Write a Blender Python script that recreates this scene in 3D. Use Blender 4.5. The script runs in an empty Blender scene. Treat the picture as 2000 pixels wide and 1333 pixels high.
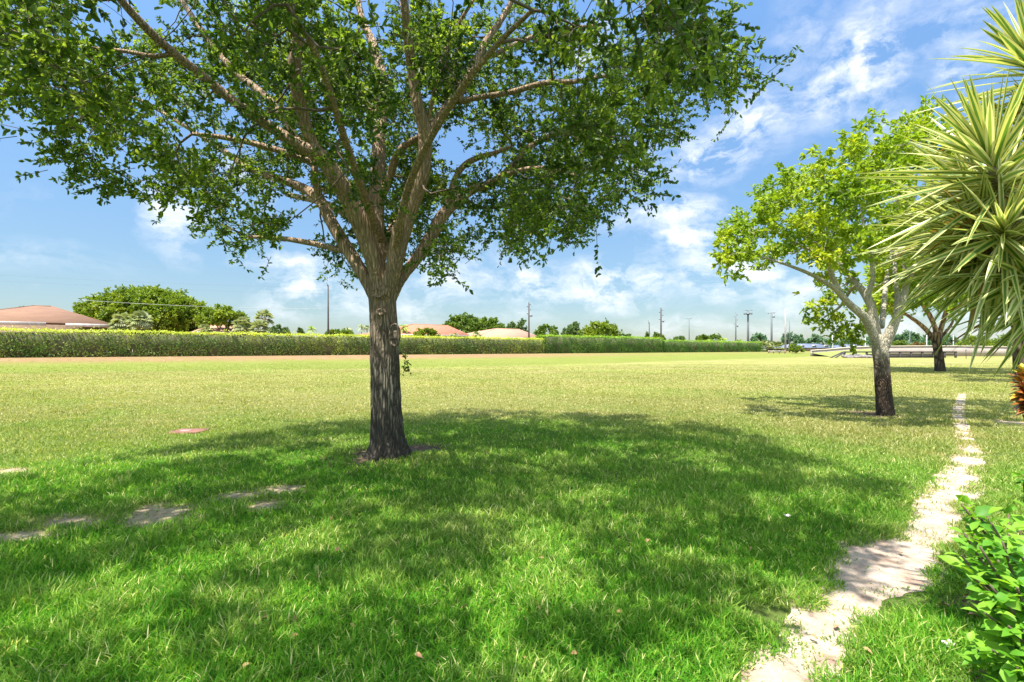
import bpy, math, random
import numpy as np
from mathutils import Vector, noise as mnoise
R = math.radians
C = bpy.context.scene.collection
sc = bpy.context.scene

# ------------------------------------------------------------------ camera
HZ, F, CAMZ = 682.0, 1000.0, 1.6          # horizon row, focal length in photo pixels, eye height
cam = bpy.data.objects.new('camera', bpy.data.cameras.new('camera')); C.objects.link(cam)
cam.location = (0, 0, CAMZ); cam.rotation_euler = (R(90), 0, 0)
cam.data.sensor_width = 36; cam.data.lens = 18; cam.data.shift_y = 15.5/2000
cam.data.clip_start = 0.05; cam.data.clip_end = 9000
sc.camera = cam
sc.render.resolution_x, sc.render.resolution_y = 1024, 682
sc.view_settings.view_transform = 'Standard'; sc.view_settings.look = 'None'
sc.view_settings.gamma = 1; sc.view_settings.exposure = 1.12
sc.cycles.max_bounces = 8; sc.cycles.transparent_max_bounces = 4
sc.cycles.transmission_bounces = 6; sc.cycles.diffuse_bounces = 4

# ------------------------------------------------------------------ sun and sky
SH = Vector((0.29, 0.28, -1.0)).normalized()            # the way the sunlight travels
sun_el = math.asin(-SH.z); sun_az = math.atan2(-SH.x, -SH.y)   # azimuth of the sun from +Y towards +X
sl = bpy.data.lights.new('sun', 'SUN'); sl.energy = 4.9; sl.angle = R(0.5); sl.color = (1.0, 0.95, 0.86)
so = bpy.data.objects.new('sun', sl); C.objects.link(so)
so.rotation_euler = SH.to_track_quat('-Z', 'Y').to_euler(); so.location = (-20, -6, 60)

w = bpy.data.worlds.new('World'); sc.world = w; w.use_nodes = True
N = w.node_tree.nodes; L = w.node_tree.links; N.clear()
def nd(t, **k):
    n = N.new(t)
    for a, b in k.items(): setattr(n, a, b)
    return n
def mth(op, a, b=None, c=None, clamp=False):
    n = nd('ShaderNodeMath', operation=op); n.use_clamp = clamp
    for i, v in enumerate((a, b, c)):
        if v is None: continue
        if isinstance(v, (int, float)): n.inputs[i].default_value = v
        else: L.new(v, n.inputs[i])
    return n.outputs[0]
sky = nd('ShaderNodeTexSky', sky_type='NISHITA'); sky.sun_disc = False
sky.sun_elevation = sun_el; sky.sun_rotation = sun_az
sky.air_density = 1.0; sky.dust_density = 0.3; sky.ozone_density = 2.4; sky.altitude = 0
tc = nd('ShaderNodeTexCoord'); sx = nd('ShaderNodeSeparateXYZ'); L.new(tc.outputs['Generated'], sx.inputs[0])
az = mth('ARCTAN2', sx.outputs[0], sx.outputs[1]); el = mth('ARCSINE', sx.outputs[2])
cv = nd('ShaderNodeCombineXYZ'); L.new(az, cv.inputs[0]); L.new(el, cv.inputs[1])
wn = nd('ShaderNodeTexNoise'); wn.inputs['Scale'].default_value = 5; wn.inputs['Detail'].default_value = 7; wn.inputs['Roughness'].default_value = .6
L.new(cv.outputs[0], wn.inputs['Vector'])
ws = nd('ShaderNodeVectorMath', operation='SUBTRACT'); L.new(wn.outputs['Color'], ws.inputs[0]); ws.inputs[1].default_value = (.5, .5, .5)
wm = nd('ShaderNodeVectorMath', operation='MULTIPLY_ADD'); L.new(ws.outputs[0], wm.inputs[0]); wm.inputs[1].default_value = (.16, .08, 0); L.new(cv.outputs[0], wm.inputs[2])
# clouds where they hang in this sky: azimuth and elevation, worked out from the photograph
CL = [(1690,135,75,60,1),(1610,190,80,45,.75),(1470,235,75,38,.95),(1400,300,100,36,.9),(1720,25,80,35,.35),(1870,50,110,60,.4),(1890,130,60,40,.6),
 (1320,412,80,26,.95),(1235,432,60,24,.5),(1335,468,75,32,.95),(1420,530,110,50,.95),(1545,565,90,60,.6),(1190,558,110,38,1),(1050,558,60,32,.9),
 (930,540,90,40,.5),(870,560,70,40,.6),(560,510,100,14,.75),(610,560,80,44,.75),(690,580,60,34,.6),(560,605,50,28,.45),(338,420,45,60,.7),
 (1160,100,42,38,1),(480,370,50,40,.5),(1330,640,100,20,.45),(1000,615,90,20,.3),(1460,645,90,18,.35),(1810,620,160,50,.7),(1700,232,60,36,.5),
 (820,610,60,26,.5),(60,500,180,30,.22),(1180,300,90,60,.25),(1560,90,70,60,.3)]
acc = None
for px, py, rx, ry, s in CL:
    a0 = math.atan((px-1000)/F); k = math.cos(a0); e0 = math.atan((HZ-py)/F*k)
    sm = nd('ShaderNodeVectorMath', operation='SUBTRACT'); L.new(wm.outputs[0], sm.inputs[0]); sm.inputs[1].default_value = (a0, e0, 0)
    sv = nd('ShaderNodeVectorMath', operation='MULTIPLY'); L.new(sm.outputs[0], sv.inputs[0])
    sv.inputs[1].default_value = (F/(rx*1.25*k*k), F/(ry*1.35*k), 0)
    ln = nd('ShaderNodeVectorMath', operation='LENGTH'); L.new(sv.outputs[0], ln.inputs[0])
    g = mth('MULTIPLY', mth('SUBTRACT', 1.25, ln.outputs['Value'], clamp=True), s)
    acc = g if acc is None else mth('MAXIMUM', acc, g)
fn = nd('ShaderNodeTexNoise'); fn.inputs['Scale'].default_value = 11; fn.inputs['Detail'].default_value = 10; fn.inputs['Roughness'].default_value = .66
st = nd('ShaderNodeVectorMath', operation='MULTIPLY'); L.new(wm.outputs[0], st.inputs[0]); st.inputs[1].default_value = (1, 1.8, 1)
L.new(st.outputs[0], fn.inputs['Vector'])
m1 = mth('MULTIPLY', acc, mth('MULTIPLY_ADD', fn.outputs['Fac'], 6.6, -2.75))
thin = mth('MULTIPLY', mth('SUBTRACT', fn.outputs['Fac'], .58, clamp=True), .5)
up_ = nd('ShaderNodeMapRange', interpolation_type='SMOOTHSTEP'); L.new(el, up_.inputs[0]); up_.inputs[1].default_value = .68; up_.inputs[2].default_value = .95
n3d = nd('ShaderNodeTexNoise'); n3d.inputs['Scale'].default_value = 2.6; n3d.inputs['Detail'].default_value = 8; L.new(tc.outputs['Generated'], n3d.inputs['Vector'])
fill_cloud = mth('MULTIPLY', up_.outputs[0], mth('MULTIPLY', mth('SUBTRACT', n3d.outputs['Fac'], .40, clamp=True), 6.0, clamp=True))   # unseen bright cloud overhead, added to raise the fill light
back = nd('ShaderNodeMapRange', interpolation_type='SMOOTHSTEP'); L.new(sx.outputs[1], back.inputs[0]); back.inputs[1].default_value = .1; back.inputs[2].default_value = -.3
fill_cloud = mth('MAXIMUM', fill_cloud, mth('MULTIPLY', back.outputs[0], mth('MULTIPLY', mth('SUBTRACT', n3d.outputs['Fac'], .43, clamp=True), 6.0, clamp=True)))  # the same added fill cloud, behind the camera
mask = mth('MULTIPLY', mth('MAXIMUM', m1, thin, clamp=True), .92, clamp=True)
# a little milky air low over the horizon
low = mth('POWER', mth('SUBTRACT', 1.0, mth('MULTIPLY', mth('ABSOLUTE', el), 2.0), clamp=True), 3.0)
hsv = nd('ShaderNodeHueSaturation'); hsv.inputs['Saturation'].default_value = 1.08; hsv.inputs['Value'].default_value = 1.22
L.new(sky.outputs[0], hsv.inputs['Color'])
gr = nd('ShaderNodeMapRange'); L.new(el, gr.inputs[0]); gr.inputs[1].default_value = 0; gr.inputs[2].default_value = .9; gr.inputs[3].default_value = .47; gr.inputs[4].default_value = 1.95
tnt = nd('ShaderNodeVectorMath', operation='MULTIPLY'); L.new(hsv.outputs[0], tnt.inputs[0]); tnt.inputs[1].default_value = (.97, 1.01, 1.0)
grv = nd('ShaderNodeVectorMath', operation='SCALE'); L.new(tnt.outputs[0], grv.inputs[0]); L.new(gr.outputs[0], grv.inputs['Scale'])
mixL = nd('ShaderNodeMix', data_type='RGBA'); L.new(mth('MULTIPLY', low, .12), mixL.inputs['Factor'])
L.new(grv.outputs[0], mixL.inputs['A']); mixL.inputs['B'].default_value = (2.7, 4.2, 6.6, 1)
mixC = nd('ShaderNodeMix', data_type='RGBA'); L.new(mask, mixC.inputs['Factor'])
L.new(mixL.outputs['Result'], mixC.inputs['A']); mixC.inputs['B'].default_value = (6.8, 7.1, 7.6, 1)
mixH = nd('ShaderNodeMix', data_type='RGBA'); L.new(fill_cloud, mixH.inputs['Factor']); L.new(mixC.outputs['Result'], mixH.inputs['A']); mixH.inputs['B'].default_value = (10.8, 12.3, 13.0, 1)
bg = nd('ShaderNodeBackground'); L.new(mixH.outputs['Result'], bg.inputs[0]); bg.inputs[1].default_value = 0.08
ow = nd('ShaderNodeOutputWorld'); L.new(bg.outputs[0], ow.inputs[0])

# ------------------------------------------------------------------ helpers
def at(px, py, Y): return np.array(((px-1000)/F*Y, Y, CAMZ + (HZ-py)/F*Y))
def gnd(px, py):
    Y = CAMZ*F/(py-HZ); return np.array(((px-1000)/F*Y, Y, 0.0))
_fa = np.array([-60., -4.2, 17.2, 33., 81., 110, 130]); _fb = np.array([-47., -46.5, -37.8, -35, -36.5, -40, -44])
def bank_s(x, y):
    a = (1.2*x + y)/1.562; b = (x - 1.2*y)/1.562
    fb = np.interp(a, _fa, _fb)
    return np.clip((b - fb)/(-65.5 - fb), 0, 1), a, b
def gz(x, y):
    s, a, b = bank_s(np.asarray(x, float), np.asarray(y, float))
    s = np.where(np.asarray(y) > 5, s, 0)
    return 0.78*(s*s*(3-2*s))

def mesh(name, V, Fs, mat, parent=None, base=None, smooth=False, attrs=None, edges=None):
    """V (n,3); Fs = (m,3|4) array or list of such arrays; one mesh object"""
    V = np.asarray(V, np.float32)
    if base is None: base = (0, 0, 0)
    V = V - np.asarray(base, np.float32)
    if not isinstance(Fs, list): Fs = [Fs]
    Fs = [np.asarray(f, np.int32) for f in Fs if len(f)]
    me = bpy.data.meshes.new(name)
    me.vertices.add(len(V)); me.vertices.foreach_set('co', V.ravel())
    loops = np.concatenate([f.ravel() for f in Fs]); tot = np.concatenate([np.full(len(f), f.shape[1], np.int32) for f in Fs])
    start = np.concatenate([[0], np.cumsum(tot)[:-1]]).astype(np.int32)
    me.loops.add(len(loops)); me.loops.foreach_set('vertex_index', loops)
    me.polygons.add(len(tot)); me.polygons.foreach_set('loop_start', start); me.polygons.foreach_set('loop_total', tot)
    if smooth: me.polygons.foreach_set('use_smooth', np.ones(len(tot), bool))
    me.update(calc_edges=True)
    for k, v in (attrs or {}).items():
        v = np.asarray(v, np.float32)
        a = me.attributes.new(k, 'FLOAT', 'POINT'); a.data.foreach_set('value', v)
    if mat: me.materials.append(mat)
    o = bpy.data.objects.new(name, me); C.objects.link(o)
    if parent is not None: o.parent = parent
    return o
def thing(name, label, cat, base=(0, 0, 0), group=None):
    o = bpy.data.objects.new(name, None); C.objects.link(o); o.location = tuple(float(v) for v in base)
    o.empty_display_size = .2; o['label'] = label; o['category'] = cat
    if group: o['group'] = group
    return o
def tag(o, label=None, cat=None, group=None, kind=None):
    if label: o['label'] = label
    if cat: o['category'] = cat
    if group: o['group'] = group
    if kind: o['kind'] = kind
    return o

class MB:
    def __init__(s): s.V = []; s.Q = []; s.T = []; s.n = 0
    def add(s, V, Fq):
        V = np.asarray(V, float); Fq = np.asarray(Fq, int)
        if len(Fq): (s.Q if Fq.shape[1] == 4 else s.T).append(Fq + s.n)
        s.V.append(V); s.n += len(V); return s
    def cat2(s, V, F1, F2): s.Q.append(np.asarray(F1)+s.n); s.T.append(np.asarray(F2)+s.n); s.V.append(V); s.n += len(V); return s
    def box(s, c, sz, rz=0, bev=0):
        x, y, z = [v/2 for v in sz]
        if bev:
            v = []
            for zz, k in ((-z, 1), (-z+bev, 0), (z-bev, 0), (z, 1)):
                i = bev*k
                for a, b in ((-x+i, -y+i), (x-i, -y+i), (x-i, y-i), (-x+i, y-i)): v.append((a, b, zz))
            f = [(3, 2, 1, 0), (12, 13, 14, 15)]
            for r in range(3):
                for j in range(4): f.append((r*4+j, r*4+(j+1) % 4, r*4+4+(j+1) % 4, r*4+4+j))
        else:
            v = [(a, b, d) for d in (-z, z) for a, b in ((-x, -y), (x, -y), (x, y), (-x, y))]
            f = [(3, 2, 1, 0), (4, 5, 6, 7), (0, 1, 5, 4), (1, 2, 6, 5), (2, 3, 7, 6), (3, 0, 4, 7)]
        v = np.array(v); ca, sa = math.cos(rz), math.sin(rz)
        v = np.stack([v[:, 0]*ca - v[:, 1]*sa, v[:, 0]*sa + v[:, 1]*ca, v[:, 2]], 1) + np.asarray(c)
        return s.add(v, f)
    def tube(s, P, rad, n=8, cap=True):
        V, Q, T = tube(P, rad, n, cap); s.V.append(V); s.Q.append(Q+s.n)
        if len(T): s.T.append(T+s.n)
        s.n += len(V); return s
    def build(s, name, mat, parent=None, base=None, smooth=False, attrs=None):
        Fs = []
        if s.Q: Fs.append(np.concatenate(s.Q))
        if s.T: Fs.append(np.concatenate(s.T))
        return mesh(name, np.concatenate(s.V), Fs, mat, parent, base, smooth, attrs)
def tube(P, rad, n=8, cap=True):
    P = np.asarray(P, float); m = len(P); rad = np.broadcast_to(np.asarray(rad, float), (m,))
    D = np.gradient(P, axis=0); D /= np.linalg.norm(D, axis=1, keepdims=True)+1e-9
    u = np.cross(D[0], (0.3, 1, .2)); u /= np.linalg.norm(u)+1e-9
    th = np.arange(n)*2*math.pi/n; V = []
    for i in range(m):
        u = u - D[i]*np.dot(u, D[i]); u /= np.linalg.norm(u)+1e-9
        v = np.cross(D[i], u)
        V.append(P[i] + rad[i]*(np.cos(th)[:, None]*u + np.sin(th)[:, None]*v))
    V = np.concatenate(V)
    i = np.arange(m-1)[:, None]*n; j = np.arange(n)[None]; j2 = (j+1) % n
    Q = np.stack([i+j, i+j2, i+n+j2, i+n+j], -1).reshape(-1, 4)
    T = np.zeros((0, 3), int)
    if cap:
        V = np.concatenate([V, P[:1], P[-1:]]); a, b = m*n, m*n+1; jj = np.arange(n)
        T = np.concatenate([np.stack([np.full(n, a), (jj+1) % n, jj], 1), np.stack([np.full(n, b), (m-1)*n+jj, (m-1)*n+(jj+1) % n], 1)])
    return V, Q, T
def spline(P, rad, k=5):
    """Catmull-Rom through P with radii"""
    P = np.asarray(P, float); rad = np.asarray(rad, float); A = np.column_stack([P, rad])
    A = np.concatenate([[2*A[0]-A[1]], A, [2*A[-1]-A[-2]]]); out = []
    for i in range(1, len(A)-2):
        for t in np.arange(k)/k:
            p0, p1, p2, p3 = A[i-1:i+3]
            out.append(.5*((2*p1)+(-p0+p2)*t+(2*p0-5*p1+4*p2-p3)*t*t+(-p0+3*p1-3*p2+p3)*t**3))
    out.append(A[-2]); out = np.array(out)
    return out[:, :3], np.maximum(out[:, 3], .002)
def unit(v): return v/(np.linalg.norm(v, axis=-1, keepdims=True)+1e-9)

def vnoise(p, scale, seed=0, octaves=2):
    """cheap value noise, vectorised; p (n,3) -> 0..1"""
    p = np.asarray(p, float)*scale + seed*17.37; tot = 0; amp = 1; s = 0
    for o in range(octaves):
        i = np.floor(p).astype(np.int64); f = p-i; f = f*f*(3-2*f); r = 0
        for dx in (0, 1):
            for dy in (0, 1):
                for dz in (0, 1):
                    h = ((i[..., 0]+dx)*374761393 + (i[..., 1]+dy)*668265263 + (i[..., 2]+dz)*2147483647 + seed*9176) & 0xffffffff
                    h = ((h ^ (h >> 13))*1274126177) & 0xffffffff; h = (h ^ (h >> 16)) & 0xffff
                    wgt = (f[..., 0] if dx else 1-f[..., 0])*(f[..., 1] if dy else 1-f[..., 1])*(f[..., 2] if dz else 1-f[..., 2])
                    r = r + wgt*h/65535.
        tot = tot + amp*r; s += amp; amp *= .5; p = p*2.03+11.1
    return tot/s

def leaves_mesh(P, D, Nn, Ln, Wd, fold=.25, var=None):
    """rhombic folded leaves"""
    Nn = unit(Nn - D*np.sum(Nn*D, 1, keepdims=True)); S = np.cross(D, Nn)
    Ln = Ln[:, None]; Wd = Wd[:, None]
    b = P; t = P + D*Ln - Nn*Ln*.12
    l1 = P + D*Ln*.30 + S*Wd*.42 + Nn*Wd*fold*.9; l2 = P + D*Ln*.72 + S*Wd*.40 + Nn*(Wd*fold*.8-Ln*.05)
    r1 = P + D*Ln*.30 - S*Wd*.42 + Nn*Wd*fold*.9; r2 = P + D*Ln*.72 - S*Wd*.40 + Nn*(Wd*fold*.8-Ln*.05)
    V = np.stack([b, l1, l2, t, r2, r1], 1).reshape(-1, 3); i = np.arange(len(P))[:, None]*6
    T = np.concatenate([i+np.array([[0, 3, 2, 1]]), i+np.array([[0, 5, 4, 3]])])
    return V, T, np.repeat(var, 6)
def rich_leaves(P, D, Nn, Ln, Wd, fold=.2, droop=.25, var=None):
    """broad leaves in five rows with a midrib fold"""
    Nn = unit(Nn - D*np.sum(Nn*D, 1, keepdims=True)); S = np.cross(D, Nn)
    rows = [(0, .04), (.2, .62), (.42, 1.0), (.68, .74), (.88, .28), (1, .01)]
    V = []
    for t, k in rows:
        c = P + D*(Ln*t)[:, None] - Nn*(Ln*droop*t*t)[:, None]
        for sgn in (-1, 0, 1): V.append(c + S*(sgn*Wd*.5*k)[:, None] + Nn*(abs(sgn)*Wd*k*fold)[:, None])
    V = np.stack(V, 1).reshape(-1, 3); m = len(rows); i = np.arange(len(P))[:, None]*(3*m); q = []
    for r_ in range(m-1):
        for c in range(2): q.append([r_*3+c, r_*3+c+1, r_*3+3+c+1, r_*3+3+c])
    Q = (i[:, None]+np.array(q)[None]).reshape(-1, 4)
    rib = np.tile(np.array([0, 1, 0]*m, float), len(P))
    V = V + .05*np.repeat(Wd, 3*m)[:, None]*(vnoise(V, 45, 61)[:, None]-.5)*4*np.repeat(Nn, 3*m, 0)
    return V, Q, np.repeat(var, 3*m), rib

# ------------------------------------------------------------------ materials
def newmat(name):
    m = bpy.data.materials.new(name); m.use_nodes = True; nt = m.node_tree
    return m, nt, nt.nodes, nt.links, nt.nodes['Principled BSDF']
def ramp(n, l, fac, stops):
    r = n.new('ShaderNodeValToRGB'); l.new(fac, r.inputs[0]); e = r.color_ramp.elements
    e[0].position, e[0].color = stops[0][0], (*stops[0][1], 1); e[1].position, e[1].color = stops[-1][0], (*stops[-1][1], 1)
    for p, c in stops[1:-1]:
        x = e.new(p); x.color = (*c, 1)
    return r.outputs[0]
def noise_n(n, l, scale, detail=4, rough=.55, vec=None, mapping=None):
    t = n.new('ShaderNodeTexNoise'); t.inputs['Scale'].default_value = scale; t.inputs['Detail'].default_value = detail; t.inputs['Roughness'].default_value = rough
    c = n.new('ShaderNodeTexCoord'); v = c.outputs['Object'] if vec is None else vec
    if mapping:
        mp = n.new('ShaderNodeMapping'); mp.inputs['Scale'].default_value = mapping; l.new(v, mp.inputs[0]); v = mp.outputs[0]
    l.new(v, t.inputs['Vector']); return t.outputs['Fac']
def mixc(n, l, fac, a, b, mode='MIX'):
    m = n.new('ShaderNodeMix'); m.data_type = 'RGBA'; m.blend_type = mode
    for s, v in (('Factor', fac), ('A', a), ('B', b)):
        if isinstance(v, (int, float)): m.inputs[s].default_value = v
        elif isinstance(v, tuple): m.inputs[s].default_value = (*v, 1)
        else: l.new(v, m.inputs[s])
    return m.outputs['Result']
def mm(n, l, op, a, b=0.0, c=None, clamp=False):
    x = n.new('ShaderNodeMath'); x.operation = op; x.use_clamp = clamp
    for i, v in enumerate((a, b, c)):
        if v is None: continue
        if isinstance(v, (int, float)): x.inputs[i].default_value = v
        else: l.new(v, x.inputs[i])
    return x.outputs[0]
def attr(n, name):
    a = n.new('ShaderNodeAttribute'); a.attribute_name = name; return a.outputs['Fac']
def bump(n, l, b, h, strength, dist):
    x = n.new('ShaderNodeBump'); x.inputs['Strength'].default_value = strength; x.inputs['Distance'].default_value = dist
    l.new(h, x.inputs['Height']); l.new(x.outputs[0], b.inputs['Normal'])
def leafmat(name, stops, trans=.4, tcol=(1.3, 1.35, .6), rough=.45, spec=.35, clump=1.2, camt=.35):
    m, nt, n, l, b = newmat(name)
    v = attr(n, 'var'); nz = noise_n(n, l, clump, 2)
    f = mm(n, l, 'ADD', mm(n, l, 'MULTIPLY', v, 1-camt), mm(n, l, 'MULTIPLY', mm(n, l, 'MULTIPLY_ADD', nz, 2.2, -.6, clamp=True), camt))
    col = ramp(n, l, f, stops); l.new(col, b.inputs['Base Color'])
    b.inputs['Roughness'].default_value = rough; b.inputs['Specular IOR Level'].default_value = spec
    t = n.new('ShaderNodeBsdfTranslucent'); l.new(mixc(n, l, 1.0, col, tcol, 'MULTIPLY'), t.inputs[0])
    x = n.new('ShaderNodeMixShader'); x.inputs[0].default_value = trans
    l.new(b.outputs[0], x.inputs[1]); l.new(t.outputs[0], x.inputs[2]); l.new(x.outputs[0], n['Material Output'].inputs[0])
    return m
def plain(name, col, rough=.7, metal=0, nscale=3, namp=.25, bmp=0, bscale=30, mapping=None):
    m, nt, n, l, b = newmat(name)
    f = noise_n(n, l, nscale, 5, .6, mapping=mapping)
    c2 = tuple(c*(1-namp) for c in col); c3 = tuple(min(1, c*(1+namp)) for c in col)
    l.new(ramp(n, l, f, [(.3, c2), (.7, c3)]), b.inputs['Base Color'])
    b.inputs['Roughness'].default_value = rough; b.inputs['Metallic'].default_value = metal
    if bmp: bump(n, l, b, noise_n(n, l, bscale, 5, .6, mapping=mapping), bmp, .02)
    return m

def bark_mat(name, up, ridge, groove, damp, z0=1.0, z1=3.6, sc_=9, stretch=.13, crack=.75):
    m, nt, n, l, b = newmat(name)
    tcn = n.new('ShaderNodeTexCoord'); sp = n.new('ShaderNodeSeparateXYZ'); l.new(tcn.outputs['Object'], sp.inputs[0])
    ridged = noise_n(n, l, sc_*1.6, 5, .6, mapping=(1, 1, stretch))
    vor = n.new('ShaderNodeTexVoronoi'); vor.feature = 'DISTANCE_TO_EDGE'; vor.inputs['Scale'].default_value = sc_*1.5
    mp = n.new('ShaderNodeMapping'); mp.inputs['Scale'].default_value = (1, 1, stretch*1.2)
    wv = n.new('ShaderNodeVectorMath'); wv.operation = 'MULTIPLY_ADD'
    wnn = n.new('ShaderNodeTexNoise'); wnn.inputs['Scale'].default_value = 6; l.new(tcn.outputs['Object'], wnn.inputs['Vector'])
    l.new(wnn.outputs['Color'], wv.inputs[0]); wv.inputs[1].default_value = (.05, .05, .12); l.new(tcn.outputs['Object'], wv.inputs[2])
    l.new(wv.outputs[0], mp.inputs[0]); l.new(mp.outputs[0], vor.inputs['Vector'])
    edge = mm(n, l, 'MULTIPLY', vor.outputs['Distance'], 3.2, clamp=True)
    h = mm(n, l, 'ADD', mm(n, l, 'MULTIPLY', edge, .7), mm(n, l, 'MULTIPLY', ridged, .5))
    big = noise_n(n, l, 2.2, 4, .6)
    upc0 = ramp(n, l, mm(n, l, 'ADD', mm(n, l, 'MULTIPLY', ridged, .6), mm(n, l, 'MULTIPLY', big, .5)), [(.25, tuple(c*.45 for c in up)), (.5, up), (.8, tuple(min(1, c*1.55) for c in up))])
    upc = mixc(n, l, crack, upc0, mixc(n, l, 1.0, upc0, ramp(n, l, h, [(.30, (.28, .26, .25)), (.6, (.95, .95, .95)), (.95, (1.45, 1.42, 1.4))]), 'MULTIPLY'))
    lowc = ramp(n, l, mm(n, l, 'MULTIPLY', h, .85), [(.30, groove), (.52, tuple(a*.65+c*.35 for a, c in zip(groove, ridge))), (.82, ridge)])
    zf = n.new('ShaderNodeMapRange'); zf.interpolation_type = 'SMOOTHSTEP'; l.new(mm(n, l, 'ADD', sp.outputs[2], mm(n, l, 'MULTIPLY_ADD', big, 1.4, -.7)), zf.inputs[0]); zf.inputs[1].default_value = z0; zf.inputs[2].default_value = z1
    c = mixc(n, l, zf.outputs[0], lowc, upc)
    zd = n.new('ShaderNodeMapRange'); zd.interpolation_type = 'SMOOTHSTEP'; l.new(mm(n, l, 'ADD', sp.outputs[2], mm(n, l, 'MULTIPLY_ADD', big, .9, -.45)), zd.inputs[0]); zd.inputs[1].default_value = .10; zd.inputs[2].default_value = 1.05
    c = mixc(n, l, mm(n, l, 'MULTIPLY', mm(n, l, 'SUBTRACT', 1.0, zd.outputs[0]), .8), c, damp)
    l.new(c, b.inputs['Base Color']); b.inputs['Roughness'].default_value = .9; b.inputs['Specular IOR Level'].default_value = .2
    bump(n, l, b, h, .9, .03)
    return m

# lawn: field colours change with where the grass is lush, dry, or worn
def lawn_mat():
    m, nt, n, l, b = newmat('lawn_ground')
    tcn = n.new('ShaderNodeTexCoord'); sp = n.new('ShaderNodeSeparateXYZ'); l.new(tcn.outputs['Object'], sp.inputs[0])
    n1 = noise_n(n, l, .22, 5, .6); n2 = noise_n(n, l, 2.5, 6, .7); n3 = noise_n(n, l, 40, 4, .75); n4 = noise_n(n, l, .07, 3, .5, mapping=(1, 2.2, 1)); n5 = noise_n(n, l, 9, 5, .7)
    f = mm(n, l, 'ADD', mm(n, l, 'MULTIPLY', n1, .45), mm(n, l, 'ADD', mm(n, l, 'MULTIPLY', n2, .25), mm(n, l, 'MULTIPLY', n5, .3)))
    field = ramp(n, l, f, [(.36, (.155, .175, .045)), (.47, (.24, .235, .075)), (.56, (.32, .285, .12)), (.68, (.46, .39, .23))])
    field = mixc(n, l, .7, field, mixc(n, l, 1.0, ramp(n, l, n3, [(.3, (.5, .6, .4)), (.7, (1.35, 1.25, 1.3))]), (1., 1., 1.), 'MULTIPLY'), 'MULTIPLY')
    green = ramp(n, l, f, [(.35, (.18, .23, .03)), (.65, (.34, .36, .07))])
    field = mixc(n, l, mm(n, l, 'MULTIPLY', ramp(n, l, n4, [(.5, (0, 0, 0)), (.62, (1, 1, 1))]), .45), field, green)
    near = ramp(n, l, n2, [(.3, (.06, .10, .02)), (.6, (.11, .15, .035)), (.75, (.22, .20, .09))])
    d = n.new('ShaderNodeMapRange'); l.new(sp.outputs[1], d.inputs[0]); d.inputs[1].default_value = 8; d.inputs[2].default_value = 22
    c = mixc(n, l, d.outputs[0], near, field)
    sb = attr(n, 'bank'); br = attr(n, 'brown')
    jit = mm(n, l, 'ADD', sb, mm(n, l, 'MULTIPLY_ADD', noise_n(n, l, .6, 5, .7), .34, -.17))
    g1 = n.new('ShaderNodeMapRange'); l.new(jit, g1.inputs[0]); g1.inputs[1].default_value = .02; g1.inputs[2].default_value = .10
    strip = ramp(n, l, n5, [(.35, (.09, .13, .02)), (.65, (.24, .26, .05))])
    c = mixc(n, l, mm(n, l, 'MULTIPLY', g1.outputs[0], .8), c, strip)
    brown = ramp(n, l, noise_n(n, l, .9, 6, .75, mapping=(1, 1, 4)), [(.34, (.15, .17, .04)), (.44, (.24, .18, .08)), (.52, (.27, .145, .08)), (.6, (.32, .20, .12)), (.7, (.46, .37, .22))])
    g2 = n.new('ShaderNodeMapRange'); l.new(jit, g2.inputs[0]); g2.inputs[1].default_value = .46; g2.inputs[2].default_value = .70
    c = mixc(n, l, mm(n, l, 'MULTIPLY', g2.outputs[0], br), c, brown)
    l.new(c, b.inputs['Base Color']); b.inputs['Roughness'].default_value = .95; b.inputs['Specular IOR Level'].default_value = .1
    bump(n, l, b, mm(n, l, 'ADD', n3, n5), .6, .06)
    return m
M = {}
M['lawn'] = lawn_mat()
def soil(name, cols, s1=3, s2=60):
    m, nt, n, l, b = newmat(name)
    a = noise_n(n, l, s1, 6, .65); g = noise_n(n, l, s2, 4, .7)
    c = ramp(n, l, a, [(.3, cols[0]), (.5, cols[1]), (.7, cols[2])])
    c = mixc(n, l, mm(n, l, 'MULTIPLY', ramp(n, l, g, [(.56, (0, 0, 0)), (.68, (1, 1, 1))]), .55), c, cols[3])
    l.new(c, b.inputs['Base Color']); b.inputs['Roughness'].default_value = .95; b.inputs['Specular IOR Level'].default_value = .1
    bump(n, l, b, mm(n, l, 'ADD', mm(n, l, 'MULTIPLY', a, 1.5), g), .7, .02)
    return m
M['sand'] = soil('pale_sand', [(.30, .20, .15), (.46, .36, .28), (.58, .48, .39), (.20, .13, .09)], 4.5)
M['dirt'] = soil('bare_dirt', [(.24, .185, .11), (.38, .30, .19), (.50, .41, .28), (.13, .13, .045)], 9)
M['mulch'] = soil('leaf_litter', [(.08, .055, .04), (.13, .09, .06), (.2, .14, .09), (.04, .03, .02)], 6, 45)
M['oak_leaf'] = leafmat('oak_leaf', [(0, (.020, .045, .010)), (.35, (.060, .115, .020)), (.7, (.17, .255, .038)), (1, (.42, .48, .10))], trans=.44, tcol=(2.1, 2.0, .8), clump=.8)
M['tab_leaf'] = leafmat('broad_tree_leaf', [(0, (.09, .18, .012)), (.4, (.22, .33, .02)), (.75, (.40, .47, .03)), (1, (.60, .55, .04))], trans=.42, tcol=(1.4, 1.4, .6), clump=1.0)
M['far_leaf'] = leafmat('background_leaf', [(0, (.05, .10, .018)), (.4, (.12, .20, .028)), (.75, (.22, .30, .04)), (1, (.36, .38, .06))], trans=.3, clump=.5)
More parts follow.
